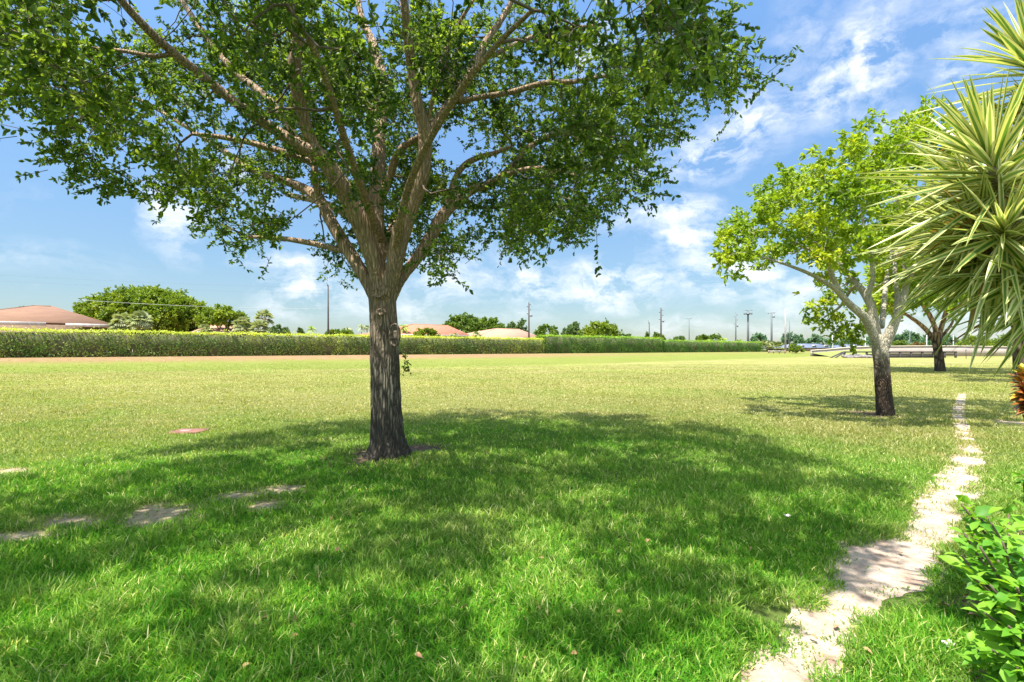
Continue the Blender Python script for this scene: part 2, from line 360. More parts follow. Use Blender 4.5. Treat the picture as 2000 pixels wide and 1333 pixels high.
M['far_lime'] = leafmat('yellow_green_leaf', [(0, (.06, .12, .012)), (.4, (.16, .24, .018)), (.75, (.29, .35, .028)), (1, (.42, .43, .04))], trans=.3, clump=.5)
M['dark_far'] = leafmat('dusky_leaf', [(0, (.06, .12, .04)), (.5, (.14, .21, .07)), (1, (.24, .31, .10))], trans=.25, clump=.3)
M['blue_far'] = leafmat('distant_leaf', [(0, (.07, .15, .09)), (.5, (.13, .24, .12)), (1, (.22, .34, .15))], trans=.2, clump=.1)
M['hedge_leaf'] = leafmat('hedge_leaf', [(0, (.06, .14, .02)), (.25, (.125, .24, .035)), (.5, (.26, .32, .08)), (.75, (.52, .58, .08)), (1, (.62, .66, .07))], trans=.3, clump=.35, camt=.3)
M['hedge_green'] = leafmat('hedge_green_leaf', [(0, (.035, .12, .012)), (.4, (.09, .24, .024)), (.7, (.20, .36, .03)), (1, (.54, .66, .06))], trans=.3, clump=.35, camt=.3)
M['palm_leaf'] = leafmat('palm_frond', [(0, (.14, .18, .08)), (.5, (.31, .35, .17)), (1, (.56, .56, .36))], trans=.25, clump=.6)
M['palm_green'] = leafmat('green_palm_frond', [(0, (.12, .2, .03)), (.5, (.28, .40, .05)), (1, (.50, .58, .10))], trans=.25, clump=.6)
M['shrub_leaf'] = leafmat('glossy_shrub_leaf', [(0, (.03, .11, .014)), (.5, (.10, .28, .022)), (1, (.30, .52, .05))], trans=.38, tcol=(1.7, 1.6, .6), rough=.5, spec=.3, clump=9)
M['oak_bark'] = bark_mat('oak_bark', (.37, .26, .175), (.25, .22, .165), (.05, .042, .032), (.035, .03, .024), sc_=17, stretch=.085, crack=.4)
M['tab_bark'] = bark_mat('pale_bark', (.46, .41, .32), (.22, .14, .09), (.022, .016, .012), (.04, .03, .022), z0=.9, z1=2.1, sc_=20, stretch=.22, crack=.22)  # darker towards the bottom of the trunk
M['brown_bark'] = bark_mat('brown_bark', (.36, .23, .16), (.20, .15, .10), (.03, .022, .016), (.05, .04, .03), z0=2.2, z1=3.6, sc_=3, stretch=.25)
M['twig'] = plain('twig_bark', (.13, .095, .065), .9, nscale=6)
M['far_trunk'] = plain('distant_trunk', (.16, .13, .10), .9)
M['core'] = plain('hedge_twigs', (.10, .10, .045), .95, nscale=2, namp=.5)
M['pale_stem'] = plain('pale_hedge_stem', (.50, .46, .38), .9)

def grass_mat():
    m, nt, n, l, b = newmat('grass_blades')
    tcn = n.new('ShaderNodeTexCoord'); sp = n.new('ShaderNodeSeparateXYZ'); l.new(tcn.outputs['Object'], sp.inputs[0])
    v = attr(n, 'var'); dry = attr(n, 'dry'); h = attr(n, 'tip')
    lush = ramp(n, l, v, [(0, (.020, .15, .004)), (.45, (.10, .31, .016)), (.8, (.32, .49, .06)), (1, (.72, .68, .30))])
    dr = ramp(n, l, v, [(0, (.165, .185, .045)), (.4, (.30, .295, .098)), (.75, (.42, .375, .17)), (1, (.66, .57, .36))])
    c = mixc(n, l, dry, lush, dr)  # factor holds real dryness and the oak's shade put into the colour
    c = mixc(n, l, mm(n, l, 'MULTIPLY', mm(n, l, 'SUBTRACT', 1.0, h, clamp=True), .25), c, (.22, .22, .07))
    l.new(c, b.inputs['Base Color']); b.inputs['Roughness'].default_value = .6; b.inputs['Specular IOR Level'].default_value = .12
    t = n.new('ShaderNodeBsdfTranslucent'); l.new(mixc(n, l, 1.0, c, (1.5, 1.6, .6), 'MULTIPLY'), t.inputs[0])
    x = n.new('ShaderNodeMixShader'); x.inputs[0].default_value = .38
    l.new(b.outputs[0], x.inputs[1]); l.new(t.outputs[0], x.inputs[2]); l.new(x.outputs[0], n['Material Output'].inputs[0])
    return m
M['grass'] = grass_mat()

# ------------------------------------------------------------------ ground
def axis(lo, hi, n, s):
    a, b_ = np.arcsinh(lo/s), np.arcsinh(hi/s); return s*np.sinh(np.linspace(a, b_, n))
xs = axis(-4500, 4500, 420, 30); ys = axis(-300, 6500, 420, 26)
X, Y = np.meshgrid(xs, ys, indexing='ij'); S, A, B = bank_s(X, Y)
S = np.where(Y > 5, S, 0); Z = gz(X, Y)
i = np.arange(len(xs)-1)[:, None]*len(ys) + np.arange(len(ys)-1)[None]
Q = np.stack([i, i+len(ys), i+len(ys)+1, i+1], -1).reshape(-1, 4)
brown = np.clip((96 - A)/50, .25, 1)
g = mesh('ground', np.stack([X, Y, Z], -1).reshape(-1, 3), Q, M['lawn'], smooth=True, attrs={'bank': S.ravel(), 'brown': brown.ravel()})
tag(g, kind='structure')

PATH = [(1880,768,14),(1872,800,24),(1878,830,30),(1886,860,38),(1893,885,58),(1880,920,75),(1862,955,92),(1842,985,85),(1824,1020,75),(1800,1055,120),(1750,1080,170),(1712,1115,165),(1668,1150,115),(1622,1190,120),(1600,1230,115),(1578,1268,115),(1552,1312,150),(1530,1400,150),(1500,1600,200)]
pw = []
for px, py, wd in PATH:
    g0 = gnd(px, py); pw.append((g0[0], g0[1], wd/F*g0[1]/2*np.interp(g0[1], [4, 7.5], [.78, .54])))
pw = np.array(pw)
pp, pr = spline(np.column_stack([pw[:, :2], np.zeros(len(pw))]), pw[:, 2], 6)
def path_sd(x, y):
    """signed distance to the worn strip, negative on it"""
    P = np.stack([x, y], -1); best = np.full(x.shape, 1e9)
    for k in range(len(pp)-1):
        a, b_ = pp[k, :2], pp[k+1, :2]; ab = b_-a
        t = np.clip(((P-a)@ab)/(ab@ab), 0, 1); d = np.linalg.norm(P-a-t[..., None]*ab, axis=-1) - (pr[k]*(1-t)+pr[k+1]*t)
        best = np.minimum(best, d)
    return best
# the path: across its width 13 columns with a ragged edge
nc = 13; Vp = []; D2 = np.gradient(pp, axis=0); D2 = unit(D2)
pp2, pr2 = spline(pp, pr, 4); D2 = unit(np.gradient(pp2, axis=0)); nrm = np.stack([D2[:, 1], -D2[:, 0], 0*D2[:, 0]], 1)
for c in range(nc):
    u = c/(nc-1)*2-1
    jit = 1 + (.5*(vnoise(pp2*np.array([1, 1, 1])+u*2, 7, 3)-.5) if abs(u) > .9 else 0)
    q = pp2 + nrm*(u*pr2*1.4*jit)[:, None]
    q[:, 2] = .004 + .010*(1-u*u)*vnoise(q, 5, 5)
    Vp.append(q)
Vp = np.stack(Vp, 1).reshape(-1, 3); i = np.arange(len(pp2)-1)[:, None]*nc+np.arange(nc-1)[None]
o = mesh('footpath', Vp, np.stack([i, i+1, i+nc+1, i+nc], -1).reshape(-1, 4), M['sand'], smooth=True); tag(o, kind='structure')

PATCH = [(318,1010,52,17,'dirt'),(290,998,22,10,'dirt'),(468,970,34,8,'dirt'),(518,988,24,8,'dirt'),(548,958,34,6,'dirt'),(130,1020,70,11,'dirt'),(20,1050,70,16,'dirt'),
 (745,893,62,16,'mulch'),(812,879,50,10,'mulch'),(1700,810,34,5,'mulch'),(1930,1185,60,14,'mulch'),(1990,1345,80,30,'mulch'),(1985,828,40,6,'dirt'),
 (22,922,30,6,'dirt')]
ell = []
for px, py, rx, ry, mt in PATCH:
    g0 = gnd(px, py); ex = rx/F*g0[1]; ey = g0[1]**2/1600*ry
    ell.append((g0[0], g0[1], ex, ey, mt)); ex0, ey0 = ex, ey; ex, ey = ex*1.7, ey*1.7
    nseg = 48; th = np.arange(nseg)*2*math.pi/nseg
    rr = .75 + .5*vnoise(np.stack([np.cos(th)*2+px, np.sin(th)*2+py, 0*th], 1), 1.0, 8)
    V = [(g0[0], g0[1], .008)]; rings = 5
    for k in range(1, rings+1):
        for t in range(nseg): V.append((g0[0]+ex*rr[t]*math.cos(th[t])*k/rings, g0[1]+ey*rr[t]*math.sin(th[t])*k/rings, .0035+.005*(1-k/rings)))
    T = [(0, 1+t, 1+(t+1) % nseg) for t in range(nseg)]
    Qd = [(1+(k-1)*nseg+t, 1+k*nseg+t, 1+k*nseg+(t+1) % nseg, 1+(k-1)*nseg+(t+1) % nseg) for k in range(1, rings) for t in range(nseg)]
    o = mesh('soil_patch', V, [np.array(Qd), np.array(T)], M[mt], smooth=True); tag(o, kind='structure')
def bare(x, y):
    d = path_sd(x, y); n_ = vnoise(np.stack([x, y, 0*x], -1), 5, 2)
    n3_ = vnoise(np.stack([x, y, 0*x], -1), 2.3, 12)
    sd = d + np.interp(y, [3.2, 4.5], [.05, .12]) + .24*(n_-.5)*2 + .34*(n3_-.5)*2
    for cx, cy, ex, ey, mt in ell:
        q = np.sqrt(((x-cx)/ex)**2 + ((y-cy)/ey)**2); sd = np.minimum(sd, (q-.62+1.2*(n_-.5)+.6*(n3_-.5))*min(ex, ey))
    c0_ = gnd(370, 844); sd = np.minimum(sd, np.maximum(np.abs(x-c0_[0])-.24, np.abs(y-c0_[1])-.20))
    return sd

# ------------------------------------------------------------------ grass blades (uncountable: one object)
rg = np.random.default_rng(5)
zones = [(1.9, 3.0, 10500, 1.3)]
ed_ = np.geomspace(3.0, 58, 40); zones += [(ed_[k], ed_[k+1], 9500*(ed_[k]/3)**-1.85*(1 if ed_[k] < 30 else max(0, (58-ed_[k])/28)), 1.2) for k in range(39)]
GP = []; 
for y0, y1, den, mg in zones:
    area = mg*(y1**2-y0**2); n_ = int(area*den)
    yy = np.sqrt(rg.uniform(y0*y0, y1*y1, n_)); xx = rg.uniform(-1, 1, n_)*yy*mg
    GP.append(np.stack([xx, yy], 1))
GP = np.concatenate(GP); x, y = GP.T
keep = rg.random(len(x)) < np.clip(.55 + 1.3*(vnoise(np.stack([x, y, 0*x], 1), 1.1, 4)), 0, 1)
x, y = x[keep], y[keep]
nearm = y < 18; sd = np.full(len(x), 9.); sd[nearm] = bare(x[nearm], y[nearm])
isl = .30*(vnoise(np.stack([x, y, 0*x], 1), 3.4, 51) > .56)
keep = rg.random(len(x)) < np.clip((sd+.02)/.10, .02+isl, 1)
s_, a_, b_ = bank_s(x, y); keep &= ~((s_ > .42) & (rg.random(len(x)) < .85)) & (b_ > -64)
x, y, sd = x[keep], y[keep], sd[keep]; n_ = len(x); z = gz(x, y)
pt = np.stack([x, y, 0*x], 1)
cl = vnoise(pt, .9, 6); cl2 = vnoise(pt, 3.5, 7)
dist = np.clip(y, 2, 60)
hl = (.045 + .075*cl*cl2*2)*rg.uniform(.5, 1.5, n_)*np.interp(dist, [2, 8, 14, 58], [1.0, .85, .55, .30])
hl *= np.clip(.45+sd*3.5, .45, 1)
wd = np.interp(dist, [2, 5, 9, 16, 30, 50], [.0058, .0074, .012, .022, .042, .075])*rg.uniform(.7, 1.3, n_)
az_ = rg.uniform(0, 2*math.pi, n_); lean = np.clip(rg.normal(.85, .32, n_), .1, 1.45)
dr_ = np.stack([np.cos(az_), np.sin(az_)], 1)
fa_ = az_ + rg.normal(0, .9, n_) + math.pi/2; sd2 = np.stack([np.cos(fa_), np.sin(fa_), 0*fa_], 1)
def gp(t):
    hor = hl*t*np.sin(lean*(.35+.65*t)); ver = hl*t*np.cos(lean*(.35+.65*t))
    return np.stack([x+dr_[:, 0]*hor, y+dr_[:, 1]*hor, z-.004+ver], 1)
c0, c1, c2 = gp(0), gp(.55), gp(1.0)
V = np.stack([c0-sd2*wd[:, None]*.4, c0+sd2*wd[:, None]*.4, c1-sd2*wd[:, None]*.5, c1+sd2*wd[:, None]*.5, c2], 1).reshape(-1, 3)
i = np.arange(n_)[:, None]*5
shade_rad = np.sqrt(((x+.7)/6.2)**2+((y-6.6)/6.0)**2)  # oval under the oak: shade-grown green plus the oak's shade coloured in
dry_lit = np.clip(np.interp(y, [3, 5.5, 9, 12], [.25, .45, .85, .97])*np.interp(shade_rad, [.6, 1.1], [.35, 1.0]) + .7*(vnoise(pt, .55, 9)-.5) - .9*np.clip(vnoise(pt, .16, 19)-.55, 0, 1) + .5*(cl2-.5) + np.clip(.25-sd, 0, .25)*1.5, 0, 1)
dry_lit = np.where(s_[keep] > .05, .62, dry_lit) if len(s_) == len(keep) else dry_lit
var = np.clip(rg.normal(.45, .2, n_) + .25*(cl2-.5) + .45*(vnoise(pt, .33, 29)-.5) + (rg.random(n_) < .05)*.5, 0, 1)
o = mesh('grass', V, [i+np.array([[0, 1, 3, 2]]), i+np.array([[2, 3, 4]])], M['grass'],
         attrs={'var': np.repeat(var, 5), 'dry': np.repeat(dry_lit, 5), 'tip': np.tile([0, 0, .7, .7, 1], n_)})
tag(o, label='mown lawn grass, oak shade coloured into it as deep green, dry yellow beyond', cat='grass', kind='stuff')
print('blades', n_)

# ------------------------------------------------------------------ trees
def in_poly(px, py, poly):
    poly = np.asarray(poly, float); n_ = len(poly); c = np.zeros(len(px), bool)
    for i_ in range(n_):
        x1, y1 = poly[i_]; x2, y2 = poly[i_-1]
        c ^= ((y1 > py) != (y2 > py)) & (px < (x2-x1)*(py-y1)/(y2-y1+1e-9)+x1)
    return c
def proj(P): return 1000+P[:, 0]/P[:, 1]*F, HZ-(P[:, 2]-CAMZ)/P[:, 1]*F
def connect(nodes, nrad, cent, rng, r0=.011, sag=.08, seg=5):
    """twigs from the nearest wood to each clump centre"""
    mb = MB(); NP = [p for p in nodes]; NR = list(nrad)
    d0 = np.min(np.linalg.norm(cent[:, None]-nodes[None], axis=2), axis=1)
    for ci in np.argsort(d0):
        c = cent[ci]; A_ = np.array(NP); d = np.linalg.norm(A_-c, axis=1); j = int(np.argmin(d)); dd = d[j]
        if dd < .05: continue
        p0 = A_[j]; r = min(NR[j]*.75, r0+.010*dd); side = rng.normal(0, 1, 3)*dd*.10
        ts = np.linspace(0, 1, seg); P = p0+(c-p0)*ts[:, None] + np.sin(ts*math.pi)[:, None]*(side+np.array([0, 0, -sag*dd*.6]))
        P[1:-1] += rng.normal(0, dd*.025, (seg-2, 3))
        rr = np.linspace(r, max(.0045, r*.5), seg); mb.tube(P, rr, 5, False)
        NP += [q for q in P[1:]]; NR += list(rr[1:])
    return mb
def foliage(cent, crad, rng, nT, nL, Ll, Lw, axis_pt, outw=.5, up=0., fold=.25, flat=.3, spread=.9):
    nC = len(cent); T0 = np.repeat(cent, nT, 0); cr = np.repeat(crad, nT)
    d = rng.normal(0, 1, (nC*nT, 3)); d[:, 2] = d[:, 2]*.75+up; d = unit(unit(d) + outw*unit(T0-axis_pt))
    T0 = T0 + rng.normal(0, .28, T0.shape)*cr[:, None]; tl = cr*rng.uniform(.35, 1.0, nC*nT)
    k = nC*nT; tt = rng.uniform(.25, 1.05, (k, nL))
    P = (T0[:, None] + d[:, None]*(tl[:, None]*tt)[..., None]).reshape(-1, 3); dd = np.repeat(d, nL, 0)
    D = unit(dd*.7 + rng.normal(0, spread, P.shape)*.8); Nn = rng.normal(0, 1, P.shape)*(1-flat); Nn[:, 2] += flat*1.5
    m = len(P); Ln = Ll*rng.uniform(.65, 1.25, m); Wd = Lw*rng.uniform(.7, 1.2, m)
    var = np.clip(np.repeat(rng.normal(.45, .16, nC), nT*nL)+rng.normal(0, .17, m), 0, 1)
    LV, LT, lv = leaves_mesh(P, D, unit(Nn), Ln, Wd, fold, var)
    # thin twiglets
    e = T0 + d*tl[:, None]; sdv = unit(np.cross(d, (0, 0, 1.0))+1e-4)*.004; up_ = unit(np.cross(sdv, d))*.004
    TV = np.stack([T0+sdv, T0-sdv*.5+up_, T0-sdv*.5-up_, e], 1).reshape(-1, 3); i_ = np.arange(k)[:, None]*4
    TT = np.concatenate([i_+np.array([[0, 1, 3]]), i_+np.array([[1, 2, 3]]), i_+np.array([[2, 0, 3]])])
    return (LV, LT, lv), (TV, TT)
def fuse(mb, name, mat, parent, base, vox, ridge=0.0, ridge_top=3.2, k=9., smooth_it=3):
    o = mb.build('tmp', None); md = o.modifiers.new('r', 'REMESH'); md.mode = 'VOXEL'; md.voxel_size = vox
    s = o.modifiers.new('s', 'SMOOTH'); s.iterations = smooth_it; s.factor = .5
    dg = bpy.context.evaluated_depsgraph_get(); me = bpy.data.meshes.new_from_object(o.evaluated_get(dg))
    bpy.data.objects.remove(o); nv = len(me.vertices); co = np.empty(nv*3, np.float32); me.vertices.foreach_get('co', co); co = co.reshape(-1, 3).astype(float)
    no = np.empty(nv*3, np.float32); me.vertices.foreach_get('normal', no); no = no.reshape(-1, 3).astype(float)
    if ridge:
        q = co.copy(); q[:, 2] *= .12; q += .05*(vnoise(co, 5, 21)[:, None]-.5)
        h = 1-np.abs(vnoise(q, k, 22, 1)-.5)*4; h2 = 1-np.abs(vnoise(q*1.0+5, k*2.1, 23, 1)-.5)*4
        fade = np.clip((ridge_top-co[:, 2])/1.5, .22, 1)
        co += no*((-np.clip(h, 0, 1)-.5*np.clip(h2, 0, 1)+.4)*ridge*fade)[:, None]
    co -= np.asarray(base); me.vertices.foreach_set('co', co.astype(np.float32).ravel())
    me.polygons.foreach_set('use_smooth', np.ones(len(me.polygons), bool)); me.update()
    me.materials.clear(); me.materials.append(mat)
    me.name = name; ob = bpy.data.objects.new(name, me); C.objects.link(ob); ob.parent = parent
    return ob
def limb(pts):
    """pts: photo column, row, distance, width in photo px -> points and radii"""
    P = [at(a, b_, c) for a, b_, c, d in pts]; r_ = [d/2/F*c*.87 for a, b_, c, d in pts]
    return spline(P, r_, 6)

# --- the big oak
OY = 7.6; ob = at(757, 890, OY); ob[2] = 0
oak = thing('oak_tree', 'big spreading oak in the middle of the lawn, dark ridged trunk forking into many limbs', 'tree', ob)
big = MB(); nodes = []; nr = []
trunk = limb([(757,905,OY,112),(757,888,OY,100),(757,866,OY,82),(756,830,OY,72),(754,780,OY,68),(752,720,OY,66),(750,660,OY,63),(748,610,OY,60),(746,575,OY,60),(745,545,OY,50),(745,520,OY,36)])
big.tube(*trunk, n=28)
for dx, dy, ang in ((-.27, -.10, 0), (.20, -.20, 0), (-.02, -.30, 0), (.30, .08, 0), (-.15, .25, 0), (.08, -.30, 0)):       # root flare
    big.tube([ob+np.array((dx*1.25, dy*1.25, -.06)), ob+np.array((dx*.9, dy*.9, .04)), ob+np.array((dx*.62, dy*.62, .22)), ob+np.array((dx*.5, dy*.5, .55))], [.05, .075, .08, .04], 10)
LIMBS = [
 [(740,600,7.6,30),(714,545,7.6,30),(690,505,7.65,28),(668,470,7.7,27),(645,430,7.8,25),(622,388,7.95,22),(585,365,8.2,19),(530,345,8.6,16),(480,325,9.0,14),(430,290,9.4,10),(385,262,9.8,7)],
 [(676,492,7.7,18),(640,483,7.75,13),(600,474,7.85,12),(550,466,8.0,10),(505,464,8.15,8),(470,462,8.3,5)],
 [(628,400,7.9,20),(615,350,7.8,18),(610,320,7.8,16),(560,300,7.7,13),(500,282,7.6,12),(430,268,7.5,10),(375,262,7.4,7)],
 [(748,590,7.55,36),(734,520,7.5,42),(712,455,7.4,42),(690,405,7.3,40),(655,345,7.1,36),(625,305,7.0,34),(590,288,6.9,26),(540,256,6.8,22),(490,222,6.6,20),(440,186,6.5,20),(390,145,6.3,19),(340,105,6.1,18),(290,60,5.9,17),(240,5,5.7,16),(190,-60,5.5,12)],
 [(640,325,7.05,30),(618,295,7.0,28),(598,250,6.9,27),(585,200,6.8,27),(575,130,6.6,26),(582,70,6.5,25),(570,10,6.4,24),(555,-80,6.3,18),(540,-220,6.2,12)],
 [(590,288,6.95,18),(560,240,7.3,16),(520,190,7.6,15),(470,150,7.8,14),(440,120,7.9,13),(405,75,8.0,12),(380,40,8.1,12),(355,0,8.2,9)],
 [(745,580,7.75,34),(738,500,7.8,34),(735,420,7.95,34),(738,340,8.1,32),(741,270,8.3,28),(745,215,8.5,25),(748,160,8.7,22),(730,90,8.9,18),(705,30,9.1,14),(690,-60,9.3,9)],
 [(737,400,7.95,26),(760,350,7.9,20),(772,310,7.8,17),(790,285,7.7,14),(830,262,7.5,10)],
 [(746,225,8.5,18),(715,215,8.4,14),(680,195,8.3,12),(645,172,8.2,10),(600,140,8.0,7)],
 [(752,590,7.5,34),(768,530,7.4,38),(780,470,7.35,40),(800,410,7.3,36),(822,350,7.2,32),(830,290,7.1,30),(828,250,7.0,28),(815,200,6.9,24),(805,140,6.8,22),(797,80,6.6,20),(790,10,6.4,18),(785,-90,6.2,12)],
 [(831,285,7.1,24),(850,240,7.15,20),(880,205,7.2,20),(905,170,7.3,20),(925,130,7.4,17),(950,80,7.5,14),(985,30,7.6,11),(1020,-40,7.7,8)],
 [(895,198,7.2,16),(940,190,7.1,13),(1000,180,7.0,12),(1060,163,6.9,11),(1120,160,6.8,10),(1185,148,6.7,7)],
 [(836,240,7.0,12),(852,160,6.8,10),(872,95,6.6,9),(900,40,6.4,8),(925,0,6.3,6)],
 [(758,600,7.6,28),(783,545,7.6,27),(812,508,7.65,25),(840,465,7.7,26),(862,425,7.75,27),(890,395,7.8,23),(925,370,7.9,19),(965,355,8.0,16),(1000,325,8.1,14),(1030,290,8.2,12),(1080,262,8.4,10),(1140,240,8.6,7)],
 [(872,415,7.75,20),(885,360,7.6,15),(905,325,7.5,13),(935,308,7.4,12),(970,298,7.3,9),(1000,285,7.2,6)],
 [(935,368,7.9,14),(980,345,7.7,11),(1030,330,7.5,9),(1080,330,7.3,7),(1130,345,7.1,5)],
 [(745,470,7.6,26),(700,350,6.6,18),(660,230,5.6,15),(620,110,4.9,12),(560,10,4.3,9)],
 [(770,500,7.4,24),(800,360,6.5,18),(870,220,5.6,15),(960,100,4.9,12),(1040,20,4.5,9)],
 [(745,500,7.8,30),(770,440,8.8,22),(800,400,9.8,18),(850,380,10.8,13),(900,370,11.6,9)],
 [(740,500,7.8,30),(700,440,8.9,20),(640,400,10,15),(560,380,11,10)],
 [(340,105,6.1,12),(300,110,6.0,10),(240,100,6.0,8),(190,95,6.0,6)],
 [(430,290,9.4,9),(350,240,9.5,9),(300,210,9.6,8),(240,180,9.7,7),(200,160,9.8,5)],
 [(925,130,7.4,12),(1000,90,7.8,10),(1080,60,8.2,9),(1180,50,8.5,7)],
]
thin_ = MB()
for lb in LIMBS:
    P, r_ = limb(lb); r_ = r_*np.interp(np.arange(len(r_)), [0, 14], [.86, 1.08]); nodes.append(P[5:]); nr.append(r_[5:])
    q = r_ > .047
    if q.sum() > 3: big.tube(P[q], r_[q], 14)
    q2 = r_ < .062
    if q2.sum() > 3: thin_ = MB(); thin_.tube(P[q2], r_[q2], 9); thin_.build('branch', M['oak_bark'], oak, ob, smooth=True)
for a, b_, c, w_, h_ in ((771,655,7.37,20,44),(737,573,7.36,27,16),(775,452,7.22,17,24),(744,610,7.36,16,12)):     # pruning scars
    c0_ = at(a, b_, c); th = np.linspace(0, 2*math.pi, 13); ring = np.stack([c0_[0]+np.cos(th)*w_/2/F*c, np.full(13, c0_[1]-.012), c0_[2]+np.sin(th)*h_/2/F*c], 1)
    big.tube(ring, .022, 8); big.tube([c0_+(0, .06, 0), c0_+(0, -.012, 0)], w_/2.3/F*c, 12)
fuse(big, 'trunk', M['oak_bark'], oak, ob, .016, ridge=.013, ridge_top=3.4, k=15)
nodes = np.concatenate(nodes); nr = np.concatenate(nr)
LP = np.concatenate([np.column_stack([spline(np.array([(a, b_, c) for a, b_, c, d in lb]), np.ones(len(lb)), 8)[0]]) for k_, lb in enumerate(LIMBS) if k_ in (0, 3, 4, 5, 6, 9, 10, 11, 14, 15, 16)])
SHADE = [(-1500,1000),(-400,965),(0,942),(300,880),(480,850),(720,818),(900,800),(1250,812),(1450,845),(1730,935),(1690,1010),(1650,1120),(1500,1190),(1330,1225),(1200,1300),(1150,1500),(1150,2600),(150,2600),(60,1333),(-100,1230),(-1500,1230)]
ENV = [(-900,-900),(-900,260),(-300,230),(-60,235),(0,222),(60,225),(110,345),(160,345),(210,400),(270,432),(330,395),(385,450),(440,480),(560,478),(600,470),(640,535),(700,560),(735,520),
 (790,500),(835,548),(885,560),(905,490),(950,500),(1030,520),(1060,480),(1130,500),(1180,420),(1245,400),(1275,340),(1335,290),(1345,230),(1420,215),(1510,150),(1440,70),(1415,0),(1480,-300),(1600,-900)]
GAPS = [(530,395,120,38,.93),(905,440,70,48,.75),(1160,100,36,30,.9),(905,285,50,40,.85),(600,330,40,30,.5),(820,500,30,60,.9),(690,290,30,40,.5),(300,200,40,30,.5),(1230,300,60,40,.4),
 (640,440,40,50,.8),(960,330,55,24,.8),(860,330,25,50,.7),(500,100,40,30,.4),(1050,230,40,30,.4),(720,460,60,90,.6),(200,290,40,30,.4),(330,70,30,30,.4),(420,420,40,30,.5),(1000,440,60,30,.55),(60,120,30,30,.35)]
rt = np.random.default_rng(11)
def sample_clumps(rng, n, cen, Rx, Ry, zlow, ztop, env, gaps, crad, minsep, inset=.55, zexp=1.25, limbpx=None, nthr=.30, shade=None, imgfill=None):
    out = []; tries = 0
    while len(out) < n and tries < n*60:
        tries += 1
        a = rng.uniform(0, 2*math.pi); r_ = math.sqrt(rng.random())
        zl = zlow(r_, a); zt = cen[2]+(ztop-cen[2])*math.sqrt(max(0, 1-r_*r_*.92)); zt = max(zt, zl+.3)
        p = np.array((cen[0]+Rx*r_*math.cos(a), cen[1]+Ry*r_*math.sin(a), zl+(zt-zl)*rng.random()**zexp))
        if imgfill is not None and rng.random() < imgfill[0]:
            p = at(rng.uniform(*imgfill[1]), rng.uniform(*imgfill[2]), rng.uniform(*imgfill[3]))
            if ((p[0]-cen[0])/Rx)**2+((p[1]-cen[1])/Ry)**2 > 1.0 or p[2] < 2.7: continue
        if p[1] < .25: continue
        px, py = 1000+p[0]/p[1]*F, HZ-(p[2]-CAMZ)/p[1]*F; rp = crad*inset/p[1]*F
        if py > -160:
            qx = np.array([px, px+rp, px-rp, px, px]); qy = np.array([py, py, py, py+rp, py-rp])
            if not in_poly(qx, qy, env).all(): continue
        if any(((px-gx)/gw)**2+((py-gy)/gh)**2 < 1 and rng.random() < gs for gx, gy, gw, gh, gs in gaps): continue
        if shade is not None:
            sx_, sy_ = p[0]+.29*p[2], p[1]+.28*p[2]
            if sy_ > .6 and not in_poly(np.array([1000+sx_/sy_*F]), np.array([HZ+CAMZ/sy_*F]), shade)[0]: continue
        if limbpx is not None:
            dl = np.hypot(limbpx[:, 0]-px, limbpx[:, 1]-py); j_ = np.argmin(dl)
            if dl[j_] < 22 + 170/p[1] and p[1] < limbpx[j_, 2]+.1 and rng.random() < .9: continue
        q_ = np.array([[p[0]+.29*p[2], p[1]+.28*p[2], 0.]]) if shade is not None else p[None]      # light falls through gaps that run along the sun's rays
        if vnoise(q_, 1.35 if shade is not None else .62, 31, 2 if shade is not None else 1)[0] < nthr: continue
        if out and np.min(np.linalg.norm(np.array(out)-p, axis=1)) < minsep: continue
        out.append(p)
    return np.array(out)
cent = sample_clumps(rt, 1080, (-2.4, 5.9, 5.0), 6.9, 6.0, lambda r_, a: 3.3+1.0*r_*(1-r_)-0.4*max(0, math.sin(a))*r_, 9.2, ENV, GAPS, .42, .235, limbpx=LP, nthr=.385, shade=SHADE, imgfill=(.33, (-100, 1500), (60, 560), (5.2, 10.5)), zexp=1.6)
print('oak clumps', len(cent))
mbt = connect(nodes, nr, cent, rt, .012)
cr = rt.uniform(.3, .55, len(cent))
(LV, LT, lv), (TV, TT) = foliage(cent, cr, rt, 18, 16, .062, .034, np.array((-1.9, 7.6, 4.5)), outw=.35, up=-.1)
mbt.add(TV, TT); mbt.build('twigs', M['twig'], oak, ob)
mesh('crown', LV, LT, M['oak_leaf'], oak, ob, attrs={'var': lv})
# small sprouts low on the trunk
sp_ = []
for k in range(9): sp_.append(at(790+rt.normal(0, 3), 700+rt.uniform(-4, 28), 7.5))
(LV, LT, lv), (TV, TT) = foliage(np.array(sp_), np.full(9, .05), rt, 2, 4, .05, .025, np.array((-1.9, 7.6, 1.4)), outw=1)
mesh('sprout', LV, LT, M['oak_leaf'], oak, ob, attrs={'var': lv})

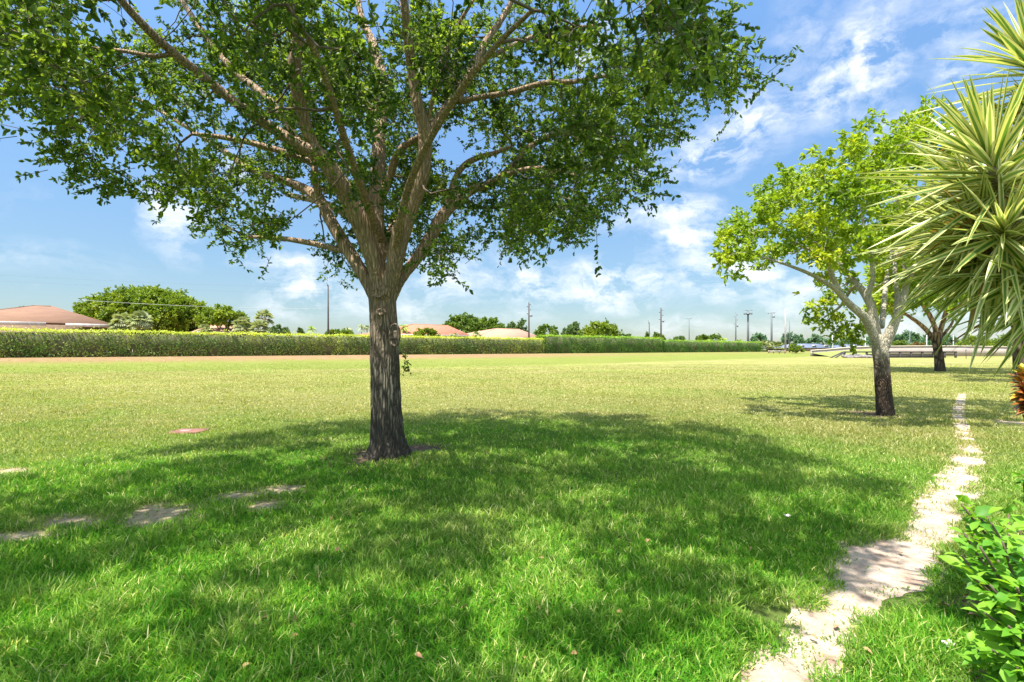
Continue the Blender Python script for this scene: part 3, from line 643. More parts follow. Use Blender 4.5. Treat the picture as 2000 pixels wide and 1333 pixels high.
# --- generic traced tree
def traced_tree(name, label, base, trunkpts, limbs, env, gaps, nclump, cen, Rx, Ry, zlow, ztop, crad, minsep, nT, nL, Ll, Lw, leaf, bark, seed, vox, extra=None, zexp=1.0):
    t = thing(name, label, 'tree', base); rng = np.random.default_rng(seed)
    mb = MB(); P, r_ = limb(trunkpts); mb.tube(P, r_, 20); nds = []; nrr = []; th_ = MB()
    for lb in limbs:
        P, r_ = limb(lb); nds.append(P[4:]); nrr.append(r_[4:]); q = r_ > vox*2.2
        if q.sum() > 3: mb.tube(P[q], r_[q], 12)
        q = r_ < vox*3
        if q.sum() > 3: th_ = MB(); th_.tube(P[q], r_[q], 7); th_.build('branch', bark, t, base, smooth=True)
    fuse(mb, 'trunk', bark, t, base, vox, ridge=.006, ridge_top=2.2, k=8)
    nds = np.concatenate(nds); nrr = np.concatenate(nrr)
    c_ = sample_clumps(rng, nclump, cen, Rx, Ry, zlow, ztop, env, gaps, crad, minsep, zexp=zexp)
    if extra is not None: c_ = np.concatenate([c_, extra])
    print(name, len(c_))
    tw = connect(nds, nrr, c_, rng, .014)
    (LV, LT, lv), (TV, TT) = foliage(c_, rng.uniform(.7, 1.2, len(c_))*crad, rng, nT, nL, Ll, Lw, np.asarray(cen), outw=.4, up=.15, flat=.45)
    tw.add(TV, TT); tw.build('twigs', bark, t, base)
    mesh('crown', LV, LT, leaf, t, base, attrs={'var': lv})
    return t
TY = 12.3; tb = at(1728, 812, TY); tb[2] = 0
traced_tree('shade_tree', 'smaller tree with pale upper bark, dark lower trunk and yellow-green crown beside the worn path', tb,
 [(1730,820,TY,40),(1729,806,TY,36),(1727,780,TY,33),(1724,745,TY,32),(1722,710,TY,31),(1719,685,TY,32),(1718,668,TY,28),(1718,655,TY,20)],
 [[(1719,690,12.3,20),(1704,650,12.2,20),(1688,620,12.1,19),(1665,600,12.0,16),(1645,580,11.9,14),(1632,565,11.8,12),(1600,545,11.7,9),(1570,530,11.6,8),(1520,512,11.5,5),(1480,500,11.4,4)],
  [(1645,578,11.9,12),(1625,540,11.8,11),(1618,510,11.7,10),(1605,495,11.7,8),(1560,480,11.6,6),(1510,450,11.5,4)],
  [(1716,680,12.3,20),(1707,625,12.5,18),(1700,590,12.6,16),(1690,572,12.7,13),(1670,550,12.9,11),(1650,525,13.1,10),(1630,505,13.3,8),(1590,470,13.6,5)],
  [(1706,640,12.3,14),(1700,600,12.3,15),(1695,575,12.3,16),(1704,550,12.3,10),(1704,525,12.3,9),(1700,495,12.3,8),(1690,460,12.3,6),(1680,400,12.3,4)],
  [(1721,695,12.3,20),(1738,652,12.2,22),(1752,620,12.1,17),(1765,580,12.0,15),(1770,540,12.0,13),(1762,490,12.0,10),(1755,420,12.0,7),(1745,340,12.0,5)],
  [(1750,625,12.1,14),(1752,580,12.4,10),(1748,520,12.7,9),(1760,450,13,7),(1790,380,13.3,5)],
  [(1765,570,12,10),(1800,500,11.6,9),(1830,430,11.3,7),(1850,350,11,5)],
  [(1700,600,12.4,10),(1670,560,13.2,9),(1640,600,14,6),(1610,620,14.6,4)],
  [(1722,640,12.6,12),(1730,560,13.6,10),(1740,500,14.6,7),(1750,440,15.2,5)]],
 [(1388,500),(1400,450),(1430,425),(1460,400),(1480,350),(1520,325),(1560,330),(1590,290),(1640,290),(1640,250),(1680,235),(1720,215),(1780,200),(1840,215),(1900,240),(2000,300),(2020,600),(1830,610),(1800,590),
  (1770,640),(1700,600),(1690,660),(1640,690),(1590,660),(1580,600),(1575,560),(1530,530),(1500,520),(1470,535),(1440,550),(1410,535)],
 [(1545,545,30,25,.95),(1490,350,30,25,.3),(1560,600,25,30,.9),(1700,560,60,50,.75),(1740,600,40,40,.9),(1690,630,50,24,.6)], 290, (9.1, 12.5, 4.6), 4.5, 3.4,
 lambda r_, a: 3.1+.4*r_, 7.9, .36, .26, 13, 9, .125, .066, M['tab_leaf'], M['tab_bark'], 23, .02,
 extra=np.array([at(1600,590,13.2), at(1625,600,13.4), at(1645,625,13.4), at(1610,635,13.5), at(1640,655,13.4), at(1665,650,13.3), at(1680,665,13.3), at(1625,570,13.2), at(1590,610,13.3), at(1690,640,13.6), at(1815,560,13), at(1830,590,13.4)]))
T3 = 37.; t3 = at(1836, 725, T3); t3[2] = 0
traced_tree('shade_tree', 'distant brown-barked tree with open forked limbs, seen just under the spiky plant', t3,
 [(1837,730,T3,24),(1836,722,T3,21),(1834,700,T3,18),(1831,680,T3,17),(1829,660,T3,19),(1829,650,T3,18)],
 [[(1827,668,37,12),(1812,648,37,10),(1795,632,37,9),(1775,618,37,7),(1755,605,37,5),(1730,590,37,4)],
  [(1829,660,37,12),(1826,640,37,10),(1815,615,37,10),(1805,600,37,9),(1798,570,37,7),(1790,530,37,5)],
  [(1832,660,37,12),(1840,635,37,10),(1848,610,37,10),(1856,590,37,8),(1870,550,37,6),(1880,510,37,4)],
  [(1835,662,37,8),(1850,645,37,6),(1860,630,37,5),(1862,615,37,4),(1858,600,37,3)],
  [(1848,610,37,7),(1890,590,36,6),(1920,600,35,4),(1940,610,35,3)]],
 [(1690,560),(1720,480),(1760,430),(1850,420),(1950,450),(2000,520),(1990,600),(1930,615),(1880,600),(1860,585),(1800,600),(1760,625),(1740,640),(1700,620)],
 [(1840,610,30,30,.9)], 230, (31, 37, 7.6), 7.5, 6.2, lambda r_, a: 4.6, 12.5, .9, .6, 12, 9, .34, .18, M['tab_leaf'], M['brown_bark'], 37, .045)
# a third of the row, its trunk behind the spiky plant
t4 = np.array((25.4, 25.6, 0)); T4 = 25.6
traced_tree('shade_tree', 'tree whose trunk stands hidden behind the spiky plant, only its shadow and limbs showing', t4,
 [(1992,748,T4,30),(1992,740,T4,24),(1990,700,T4,22),(1990,660,T4,22),(1990,640,T4,20)],
 [[(1990,660,T4,16),(1975,620,T4,14),(1950,590,T4,12),(1920,560,T4,9),(1880,530,T4,6)],
  [(1990,650,T4,16),(1995,600,T4,14),(2000,540,T4,10),(2010,480,T4,7)],
  [(1992,655,T4,14),(2020,610,T4,12),(2060,570,T4,9),(2110,530,T4,6)]],
 [(1850,600),(1850,480),(1900,430),(2000,380),(2300,380),(2400,560),(2300,640),(2000,620),(1900,620)],
 [], 130, (26.0, 25.6, 6.4), 5.6, 4.0, lambda r_, a: 4.0, 9.5, .75, .5, 11, 8, .28, .15, M['tab_leaf'], M['brown_bark'], 41, .04)

# --- background trees
def bg_tree(name, label, px, ytop, ybot, Y, wpx, leaf, seed, n=60, quad=.4, zb=None, trunks=1, cover=.75, dome=True, lean=0, fol=(14, 9)):
    rng = np.random.default_rng(seed); c = at(px, (ytop+ybot)/2, Y); z0 = float(gz(c[0], c[1])); base = (c[0], c[1], z0)
    t = thing(name, label, 'tree', base); W = wpx/2/F*Y; zt = CAMZ+(HZ-ytop)/F*Y; zl = CAMZ+(HZ-ybot)/F*Y; H = zt-zl
    out = []; cr = max(W, H)*(.16 if n < 400 else .10)
    while len(out) < n:
        a = rng.uniform(0, 2*math.pi); u = rng.uniform(0, 1); r_ = math.sqrt(1-u*u) if dome else 1
        k = rng.uniform(.45, 1)**.5
        if n > 400:
            tt_ = rng.random()**.8; q = (tt_-.42)/(.58 if tt_ > .42 else .62); wr = math.sqrt(max(0, 1-q*q))*(k if tt_ < .8 else rng.random()**.5)
            out.append((c[0]+W*.93*math.cos(a)*wr, c[1]+W*.8*math.sin(a)*wr, zl+H*(.03+.92*tt_))); continue
        p = np.array((W*.9*math.cos(a)*math.sqrt(max(0, 1-u*u))*k, W*.75*math.sin(a)*math.sqrt(max(0, 1-u*u))*k, zl+H*.08+(H*.86)*u*k))
        if vnoise(p[None]/max(W, 1)*3, 1, seed)[0] < .22: continue
        out.append((c[0]+p[0]+lean*u, c[1]+p[1], p[2]))
    out = np.array(out); mb = MB()
    for k in range(trunks):
        dx = (k-(trunks-1)/2)*W*.16; top = np.array((c[0]+dx*3.2+lean*.5, c[1]+rng.normal(0, W*.1), zl+H*.3)); mid = np.array((c[0]+dx*1.4, c[1], (z0+zl)/2+.2*H))
        b0 = np.array((c[0]+dx*.6, c[1], z0-.05)); rr = max(.08, W*.05/math.sqrt(trunks))
        P, r_ = spline([b0, mid, top], [rr*1.25, rr, rr*.6], 4); mb.tube(P, r_, 8)
        if k == 0: nd_ = P; nr_ = r_
        else: nd_ = np.concatenate([nd_, P]); nr_ = np.concatenate([nr_, r_])
    mb.build('trunk', M['far_trunk'], t, base, smooth=True)
    tw = connect(nd_[3:], nr_[3:], out, rng, max(.03, W*.008), seg=4)
    tw.build('branch', M['far_trunk'], t, base)
    (LV, LT, lv), _ = foliage(out, np.full(len(out), cr)*rng.uniform(.7, 1.3, len(out)), rng, fol[0], fol[1], quad, quad*.6, np.array((c[0], c[1], zl)), outw=.5, up=.2, flat=.5)
    mesh('crown', LV, LT, leaf, t, base, attrs={'var': lv}); return t
bg_tree('umbrella_tree', 'large domed green tree rising behind the hedge right of the brown roof', 288, 570, 662, 85, 236, M['far_lime'], 101, 760, .42, fol=(13, 10))
bg_tree('garden_tree', 'small multi-stemmed green tree behind the hedge beside shaggy palms', 438, 598, 640, 78, 100, M['far_lime'], 102, 70, .34, trunks=4)
bg_tree('background_tree', 'dark round treetop peeping over the left end of the brown roof', 8, 605, 625, 110, 40, M['dark_far'], 103, 24, .4)
bg_tree('background_tree', 'dark treetop just behind the peak of the brown roof', 47, 598, 622, 110, 34, M['dark_far'], 104, 22, .4)
bg_tree('background_tree', 'dark treetop between the brown roof and the domed tree', 172, 611, 640, 110, 36, M['dark_far'], 105, 22, .4)
bg_tree('background_shrub', 'low grey-green bush right of the tall shaggy palm', 545, 636, 656, 85, 44, M['dark_far'], 106, 30, .28)
bg_tree('background_tree', 'tiny dark tree left of the feathery palm near the plain pole', 586, 640, 655, 120, 12, M['dark_far'], 107, 14, .3)
bg_tree('background_shrub', 'low green shrub line seen against the sky left of the oak trunk', 665, 644, 656, 100, 60, M['far_leaf'], 108, 30, .34)
bg_tree('background_shrub', 'bright round bush in front of the long orange roof', 832, 641, 664, 88, 56, M['far_lime'], 109, 40, .28)
bg_tree('background_tree', 'broad green tree behind the orange roofs, the left one of two merged crowns', 905, 616, 650, 135, 84, M['far_leaf'], 110, 90, .5)
bg_tree('background_tree', 'green tree behind the orange roofs, the right one of two merged crowns', 958, 619, 650, 138, 60, M['far_leaf'], 111, 60, .5)
bg_tree('pine_tree', 'ragged dusky pine left of the pole above the pink roof', 996, 629, 655, 150, 30, M['dark_far'], 112, 26, .45)
bg_tree('pine_tree', 'ragged dusky pine touching the pole above the pink roof', 1020, 625, 655, 150, 26, M['dark_far'], 113, 24, .45)
bg_tree('background_tree', 'olive tree just right of the pole behind the low hedge', 1066, 635, 665, 120, 56, M['far_leaf'], 114, 50, .42)
bg_tree('background_tree', 'bluish green tree between the olive tree and the flat-topped tree', 1118, 631, 662, 128, 44, M['dark_far'], 115, 40, .42)
bg_tree('background_tree', 'flat-topped bright green tree behind the tall hedge', 1172, 629, 664, 125, 84, M['far_lime'], 116, 90, .45)
bg_tree('background_shrub', 'low scruffy bush at the right foot of the flat-topped tree', 1224, 652, 666, 130, 26, M['dark_far'], 117, 18, .35)
bg_tree('background_tree', 'slim grey conifer beside the short pole over the hedge', 1264, 648, 668, 150, 8, M['dark_far'], 118, 14, .3)
bg_tree('background_tree', 'rounded olive tree behind the tallest dark pole', 1284, 652, 672, 150, 34, M['far_leaf'], 119, 30, .45)
bg_tree('background_tree', 'spiky dark treetop left of the street lamp over the hedge', 1325, 656, 672, 160, 34, M['dark_far'], 120, 26, .45)
bg_tree('background_tree', 'loose green tree right of the street lamp over the hedge', 1372, 654, 672, 170, 30, M['far_leaf'], 121, 26, .5)
bg_tree('background_tree', 'olive treetop between the palms over the right hedge end', 1397, 652, 672, 200, 28, M['far_leaf'], 122, 24, .5)
bg_tree('background_tree', 'dark bluish tree behind the mast with the platform', 1484, 650, 680, 230, 36, M['blue_far'], 123, 34, .6)
bg_tree('background_tree', 'dark bluish tree behind the two bare concrete poles', 1545, 650, 680, 240, 42, M['blue_far'], 124, 40, .6)
bg_tree('background_tree', 'small dark tree right of the bare concrete poles', 1563, 656, 680, 240, 18, M['blue_far'], 125, 20, .6)
bg_tree('background_tree', 'round bluish tree above the grey roofs', 1590, 655, 682, 260, 40, M['blue_far'], 126, 36, .7)
bg_tree('background_tree', 'wide bluish tree above the right part of the grey roofs', 1640, 654, 682, 262, 76, M['blue_far'], 127, 60, .7)
bg_tree('background_tree', 'distant tree directly behind the trunk of the smaller shade tree', 1712, 655, 682, 262, 70, M['blue_far'], 128, 50, .7)
bg_tree('background_tree', 'tall distant tree beyond the concrete wall, left of the brown-barked tree', 1768, 648, 682, 250, 66, M['blue_far'], 129, 70, .7)
bg_tree('background_tree', 'distant tree behind the brown-barked trunk beyond the wall', 1815, 654, 682, 250, 60, M['blue_far'], 130, 56, .7)
bg_tree('background_tree', 'distant dark tree right of the brown-barked trunk', 1850, 653, 682, 248, 44, M['blue_far'], 131, 44, .7)
bg_tree('background_tree', 'lighter green tree beyond the wall, half behind the drooping blades', 1905, 660, 682, 200, 74, M['far_lime'], 132, 50, .6)
bg_tree('background_tree', 'green tree at the right edge beyond the wall behind the drooping blades', 1970, 656, 682, 200, 90, M['far_leaf'], 133, 50, .6)
bg_tree('background_shrub', 'rounded light green bush above the wall, left of a lamp post', 1756, 665, 680, 150, 34, M['far_leaf'], 134, 34, .3)
bg_tree('background_shrub', 'low rust-tinged bush above the wall between two lamp posts', 1790, 669, 680, 150, 30, leafmat('rusty_leaf', [(0, (.10, .10, .03)), (.5, (.25, .17, .07)), (1, (.36, .22, .10))]), 135, 26, .3)
bg_tree('background_shrub', 'bright lime shrub in front of the grey roofs', 1553, 672, 688, 135, 34, M['far_lime'], 136, 30, .28)

# --- palms
def palm(label, px, ytop, Y, hpx, kind, seed, leaf=None, name=None, trunk_r=.14, dead=False):
    rng = np.random.default_rng(seed); c = at(px, ytop+hpx, Y); z0 = float(gz(c[0], c[1])); base = (c[0], c[1], z0)
    t = thing(name or ('fan_palm' if kind == 'fan' else 'feather_palm'), label, 'palm', base); R_ = hpx/F*Y
    top = np.array(c); mb = MB(); P, r_ = spline([np.array((c[0]+rng.normal(0, .1), c[1], z0-.05)), (np.array(base)+top)/2, top], [trunk_r*1.3, trunk_r, trunk_r], 5); mb.tube(P, r_, 9)
    mb.build('trunk', M['far_trunk'], t, base, smooth=True)
    PV, PT, pv = [], [], []; off = 0; nf = 34 if kind == 'fan' else 20; cm = MB(); vv = []
    for k in range(nf):
        a = k*2.39996; e = rng.uniform(-.9 if dead else -.5, 1.35); d = np.array((math.cos(a)*math.cos(e), math.sin(a)*math.cos(e), math.sin(e)))
        if kind == 'fan':
            st = R_*.45; cc = top+d*st; up = unit(np.cross(np.cross(d, (0, 0, 1.)), d)); sd_ = np.cross(d, up)
            m = 11; an = np.linspace(-1.35, 1.35, m); Dd = np.cos(an)[:, None]*d+np.sin(an)[:, None]*sd_; tip = cc+Dd*(R_*.6)*(1-.15*np.abs(an))[:, None]; tip[:, 2] -= R_*.16*rng.uniform(.6, 1.6)
            wv = np.cross(Dd, up)*R_*.06; V = np.concatenate([np.repeat(cc[None], m, 0), (cc+Dd*R_*.33)+wv, tip, (cc+Dd*R_*.33)-wv]).reshape(4, m, 3).transpose(1, 0, 2).reshape(-1, 3)
            i_ = np.arange(m)[:, None]*4; T = np.concatenate([i_+[[0, 1, 2]], i_+[[0, 2, 3]]]); cm.add(V, T); vv.append(np.full(len(V), np.clip(rng.normal(.5, .22), 0, 1)))
        else:
            m = 12; ts = np.linspace(.08, 1, m); cen_ = top + d*(R_*ts)[:, None]; cen_[:, 2] -= R_*.62*ts**2.0*rng.uniform(.7, 1.2); dd_ = unit(np.gradient(cen_, axis=0)); sd_ = unit(np.cross(dd_, (0, 0, 1.)))
            for sg in (-1, 1):
                dirn = unit(dd_*.75+sg*sd_*.8+np.array((0, 0, -.35))); ll = R_*.42*np.sin(np.clip(ts*2.9, .3, 3.0))[:, None]
                wv = dd_*R_*.05; V = np.stack([cen_-wv, cen_+wv, cen_+dirn*ll], 1).reshape(-1, 3); cm.add(V, np.arange(m*3).reshape(-1, 3)); vv.append(np.full(len(V), np.clip(rng.normal(.5, .2), 0, 1)))
    cm.build('crown', leaf or M['palm_leaf'], t, base, attrs={'var': np.concatenate(vv)}); return t
palm('shaggy grey fan palm in front of the domed tree, the left one', 238, 605, 62, 24, 'fan', 201, dead=True)
palm('shaggy grey fan palm in front of the domed tree, the right one', 274, 602, 61, 24, 'fan', 202, dead=True)
palm('low shaggy fan palm left of the multi-stemmed tree', 400, 630, 68, 16, 'fan', 203, dead=True)
palm('bushy fan palm at the right side of the multi-stemmed tree', 474, 614, 70, 22, 'fan', 204, dead=True)
palm('tall grey fan palm standing highest beside the multi-stemmed tree', 516, 601, 74, 20, 'fan', 205, dead=True)
palm('shaggy fan palm directly below the tall grey one', 507, 620, 70, 22, 'fan', 206, dead=True)
palm('small feathery palm between the bush and the plain pole', 608, 631, 105, 12, 'feather', 207, M['palm_green'], trunk_r=.1)
palm('low bright feathery palm just right of the plain pole', 667, 636, 100, 14, 'feather', 208, M['palm_green'])
palm('thin feathery palm in the gap between pole and oak trunk', 680, 634, 120, 10, 'feather', 209, M['palm_leaf'], trunk_r=.09)
palm('slender tall palm close left of the oak trunk', 706, 628, 125, 11, 'feather', 210, M['palm_leaf'], trunk_r=.09)
palm('slender palm touching the left edge of the oak trunk', 717, 631, 125, 10, 'feather', 211, M['palm_leaf'], trunk_r=.09)
palm('feathery palm at the left end of the long orange roof', 788, 625, 92, 14, 'feather', 212, M['palm_green'], trunk_r=.12)
palm('drooping palm in front of the long orange roof', 886, 642, 88, 15, 'feather', 213, M['palm_leaf'])
palm('grey-green palm between the two orange roofs', 930, 638, 94, 17, 'feather', 214, M['palm_leaf'])
palm('low palm at the left foot of the pink roof', 968, 654, 94, 12, 'feather', 215, M['palm_green'])
palm('low palm in the middle of the pink roof', 995, 650, 96, 13, 'feather', 216, M['palm_green'])
palm('bright palm just right of the pole at the pink roof', 1048, 648, 102, 16, 'feather', 217, M['palm_green'])
palm('pale palm next to the step up in the hedge', 1063, 652, 103, 13, 'feather', 218, M['palm_leaf'])
palm('bright green palm over the right hedge, left of the thin pole', 1414, 653, 160, 13, 'feather', 219, M['palm_green'])
palm('thin palm with pale stem over the right hedge', 1386, 656, 160, 12, 'feather', 220, M['palm_green'])
palm('yellow-green palm between the thin pole and the mast', 1444, 657, 158, 11, 'feather', 221, M['palm_green'])
palm('shaggy palm at the end of the hedge, left of the wooden pole', 1489, 660, 150, 17, 'fan', 222, dead=True)
palm('shaggy palm at the foot of the wooden pole', 1515, 662, 148, 18, 'fan', 223, dead=True)

# ------------------------------------------------------------------ hedges
def hedge(label, t0, t1, h, th, leaf, seed, green=0., top_yel=.95, dens=1.0, u0=None):
    rng = np.random.default_rng(seed); e = np.array((1.2, 1.0))/1.562; nn = np.array((1.0, -1.2))/1.562; p0 = np.array((-47., 47.))+e*1.562*t0
    Lh = (t1-t0)*1.562; z0 = float(gz(*(p0+e*Lh/2))); base = (*(p0+e*Lh/2), z0)
    t = thing('hedge', label, 'hedge', base)
    # core
    m = int(Lh/1.0)+2; us = np.linspace(.25, Lh-.25, m); V = []; 
    for u in us:
        q = p0+e*u; wob = .1*(vnoise(np.array([[u, seed, 0.]]), .5, 3)[0]-.5)
        for s_, zz in ((.18, -.1), (.26+wob, h*.5), (.22, h-.22), (-th+.2, h-.22), (-th+.2, -.1)): V.append((*(q+nn*(s_-.5)), z0+zz))
    V = np.array(V); i_ = np.arange(m-1)[:, None]*5+np.arange(5)[None]; j_ = np.arange(m-1)[:, None]*5+(np.arange(5)[None]+1) % 5
    Qh = np.stack([i_, j_, j_+5, i_+5], -1).reshape(-1, 4)
    mesh('twig_core', V, [Qh, np.array([[0, 1, 2, 3], [(m-1)*5+3, (m-1)*5+2, (m-1)*5+1, (m-1)*5]])], M['core'], t, base)
    ns = min(90, int(Lh/.9))
    for k in range(ns):
        u = rng.uniform(0, Lh); q = p0+e*u-nn*rng.uniform(.35, .7); st = MB(); st.tube([(q[0], q[1], z0-.3), (q[0]+rng.normal(0, .05), q[1], z0+.3), (q[0]+rng.normal(0, .15), q[1], z0+.75)], [.05, .04, .03], 5); st.build('stem', M['pale_stem'], t, base)
    def surf(n_, kind):
        u = rng.uniform(0, Lh, n_)
        if kind == 'front':
            hh = rng.uniform(-.03, 1, n_)*h; bul = .6*(vnoise(np.stack([u, hh*1.2, 0*u], 1), .55, seed)-.5)+.12*(vnoise(np.stack([u, hh, 0*u], 1), 2, seed)-.5)
            s_ = bul+rng.normal(0, .05, n_); out = np.tile(np.array((nn[0], nn[1], .25)), (n_, 1))
        elif kind == 'top':
            s_ = -rng.uniform(0, th, n_); hh = h+rng.normal(0, .05, n_)+(rng.random(n_) < .035)*rng.uniform(0, .4, n_)+.30*(vnoise(np.stack([u, s_, 0*u], 1), .5, seed+1)-.5); out = np.tile(np.array((0, 0, 1.)), (n_, 1))
        else:
            u = np.where(rng.random(n_) < .5, rng.normal(0, .06, n_), Lh+rng.normal(0, .06, n_)); s_ = -rng.uniform(0, th, n_); hh = rng.uniform(.1, 1, n_)*h; out = np.where(u[:, None] < 1, -np.array((e[0], e[1], 0.)), np.array((e[0], e[1], 0.)))
        q = p0[None]+e[None]*u[:, None]+nn[None]*s_[:, None]; P = np.column_stack([q, z0+hh])
        D = unit(out*.5+rng.normal(0, .7, (n_, 3))); Nn = unit(out+rng.normal(0, .6, (n_, 3)))
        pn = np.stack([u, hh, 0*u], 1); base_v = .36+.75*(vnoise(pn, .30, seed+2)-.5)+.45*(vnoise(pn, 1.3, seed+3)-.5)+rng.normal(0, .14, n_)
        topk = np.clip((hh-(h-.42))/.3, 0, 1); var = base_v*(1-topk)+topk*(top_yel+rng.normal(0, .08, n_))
        k = (vnoise(pn, 1.3, seed+5) > .30) | (kind != 'front') | (hh > h-.4)
        if kind == 'front': k &= ~((hh < .3) & (rng.random(n_) < .2))
        sz = rng.uniform(.7, 1.3, n_)
        return P[k], D[k], Nn[k], sz[k], np.clip(var, 0, 1)[k]
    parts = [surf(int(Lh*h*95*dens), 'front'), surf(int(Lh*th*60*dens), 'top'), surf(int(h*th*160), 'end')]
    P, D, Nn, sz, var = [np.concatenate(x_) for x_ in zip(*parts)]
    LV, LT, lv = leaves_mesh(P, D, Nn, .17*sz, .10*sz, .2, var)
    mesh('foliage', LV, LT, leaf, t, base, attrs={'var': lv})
hedge('long clipped hedge with yellow-green top running left behind the oak trunk', -9, 43.9, 2.62, 1.6, M['hedge_leaf'], 301)
hedge('taller, greener section of clipped hedge between the orange roofs and the poles', 44.1, 67.4, 3.25, 2.0, M['hedge_green'], 302, top_yel=.88, dens=.8)
hedge('lowest, farthest hedge section, ending at the shaggy palms', 67.6, 98.2, 2.75, 2.0, M['hedge_green'], 303, top_yel=.85, dens=.7)

# ------------------------------------------------------------------ houses
M['roof_brown'] = plain('brown_shingles', (.215, .115, .07), .9, nscale=.6, namp=.12, bmp=.5, bscale=14, mapping=(1, 1, 4))
M['roof_orange'] = plain('orange_tiles', (.42, .16, .09), .85, nscale=1.2, namp=.18, bmp=.6, bscale=12, mapping=(1, 1, 4))
M['roof_pink'] = plain('pale_pink_tiles', (.44, .23, .155), .85, nscale=1.2, namp=.15, bmp=.6, bscale=12, mapping=(1, 1, 4))
M['roof_blue'] = plain('blue_grey_roof', (.12, .14, .20), .6, nscale=.5, namp=.15)
M['fascia'] = plain('white_fascia', (.50, .44, .41), .7)
M['stucco'] = plain('stucco_wall', (.28, .2, .15), .9)
M['glass'] = plain('window_glass', (.05, .07, .09), .1, namp=.1)
def house(label, pxl, pxr, yeave, yridge, ridge, off, D, roof, seed, fascia_h=.35, wallm='stucco', fas=True, rot=True, steps=None):
    """off: how far the front eave line stands behind the front line of the hedge (rot) or its distance (not rot)"""
    if rot:
        e = np.array((1.2, 1.0))/1.562; nb = np.array((-1.0, 1.2))/1.562; o0 = np.array((-47., 47.))
    else: e = np.array((1., 0.)); nb = np.array((0., 1.)); o0 = np.array((0., 0.))
    def on(px, k):
        u = (px-1000)/F; q = o0+nb*k; tt = (u*q[1]-q[0])/(e[0]-u*e[1]); return tt, q[1]+tt*e[1]
    (tl, Yl), (tr, Yr) = on(pxl, off), on(pxr, off); (ra, Ya), (rb, Yb) = on(ridge[0], off+D/2), on(ridge[1], off+D/2)
    ze = CAMZ+(HZ-yeave)/F*(Yl+Yr)/2; zr = CAMZ+(HZ-yridge)/F*(Ya+Yb)/2
    ra, rb = max(ra, tl+1.5), min(rb, tr-1.5); Lh = tr-tl
    c2 = o0+nb*off+e*(tl+tr)/2; z0 = float(gz(*(c2+nb*D/2))); base = (c2[0], c2[1], z0); rz = math.atan2(e[1], e[0])
    t = thing('house', label, 'house', base); t.rotation_euler = (0, 0, rz); H = ze-z0; Hr = zr-z0; ov = .7; X0, X1 = -Lh/2, Lh/2; m_ = (tl+tr)/2
    mb = MB(); mb.box((0, D/2, H/2-.1), (Lh-2*ov, D-2*ov, H)); mb.build('wall', M[wallm], t)
    A_ = [np.array(p, float) for p in ((X0, 0, H), (X1, 0, H), (X1, D, H), (X0, D, H), (ra-m_, D/2, Hr), (rb-m_, D/2, Hr))]
    V = np.array(A_+[p+np.array((0, 0, .12)) for p in A_])
    f4 = np.array([(0, 1, 7, 6), (1, 2, 8, 7), (2, 3, 9, 8), (3, 0, 6, 9), (6, 7, 11, 10), (8, 9, 10, 11), (3, 2, 1, 0)]); f3 = np.array([(7, 8, 11), (9, 6, 10)])
    rf = mesh('roof', V, [f4, f3], M[roof], t)
    rc = MB(); rc.tube([A_[4]+(0, 0, .1), A_[5]+(0, 0, .1)], .09, 8)
    for a_, b_ in ((0, 4), (1, 5), (2, 5), (3, 4)): rc.tube([A_[a_]+(0, 0, .1), A_[b_]+(0, 0, .1)], .08, 8)
    rc.build('ridge_cap', M[roof], rf)
    if fas:
        for x0_, x1_, dz in ([(on(q0, off)[0]-m_, on(q1, off)[0]-m_, q2) for q0, q1, q2 in steps] if steps else [(X0, X1, 0)]):
            fb = MB(); fb.box(((x0_+x1_)/2, -.05-abs(dz), H-fascia_h/2+.1+dz), (x1_-x0_, .08, fascia_h)); fb.build('fascia', M['fascia'], t)
    k = 0
    while X0+ov+1.8+k*4.5 < X1-ov-1:
        cx = X0+ov+1.8+k*4.5; k += 1
        wf = MB(); wf.box((cx, ov-.03, 1.7), (1.7, .08, 1.3)); wo = wf.build('window', M['fascia'], t)
        wg = MB(); wg.box((cx, ov-.085, 1.7), (1.5, .03, 1.1)); wg.build('pane', M['glass'], wo)
    return t
house('low house with a brown hip roof and white fascia behind the left hedge', -160, 216, 631, 600, (66, 100), 13, 15, 'roof_brown', 1, .40, steps=[(-160, 90, .04), (128, 215, -.02)])
house('low house roof in pale pink glimpsed behind the multi-stemmed tree', 384, 508, 650, 634, (420, 470), 22, 12, 'roof_pink', 2)
house('long low house with an orange tile roof right of the oak trunk', 752, 918, 655, 636, (806, 880), 16, 12, 'roof_orange', 3, .25)
house('smaller house with a pale pink tile roof left of the dark pole', 930, 1056, 660, 644, (968, 1026), 14, 11, 'roof_pink', 4, .25)
house('long blue-grey roofed building far beyond the field, left half', 1532, 1632, 680, 672.5, (1550, 1618), 190, 18, 'roof_blue', 5, .4, rot=False, fas=False)
house('long blue-grey roofed building seen through the low branches, right half', 1638, 1712, 680, 674, (1650, 1700), 200, 18, 'roof_blue', 6, .4, rot=False, fas=False)

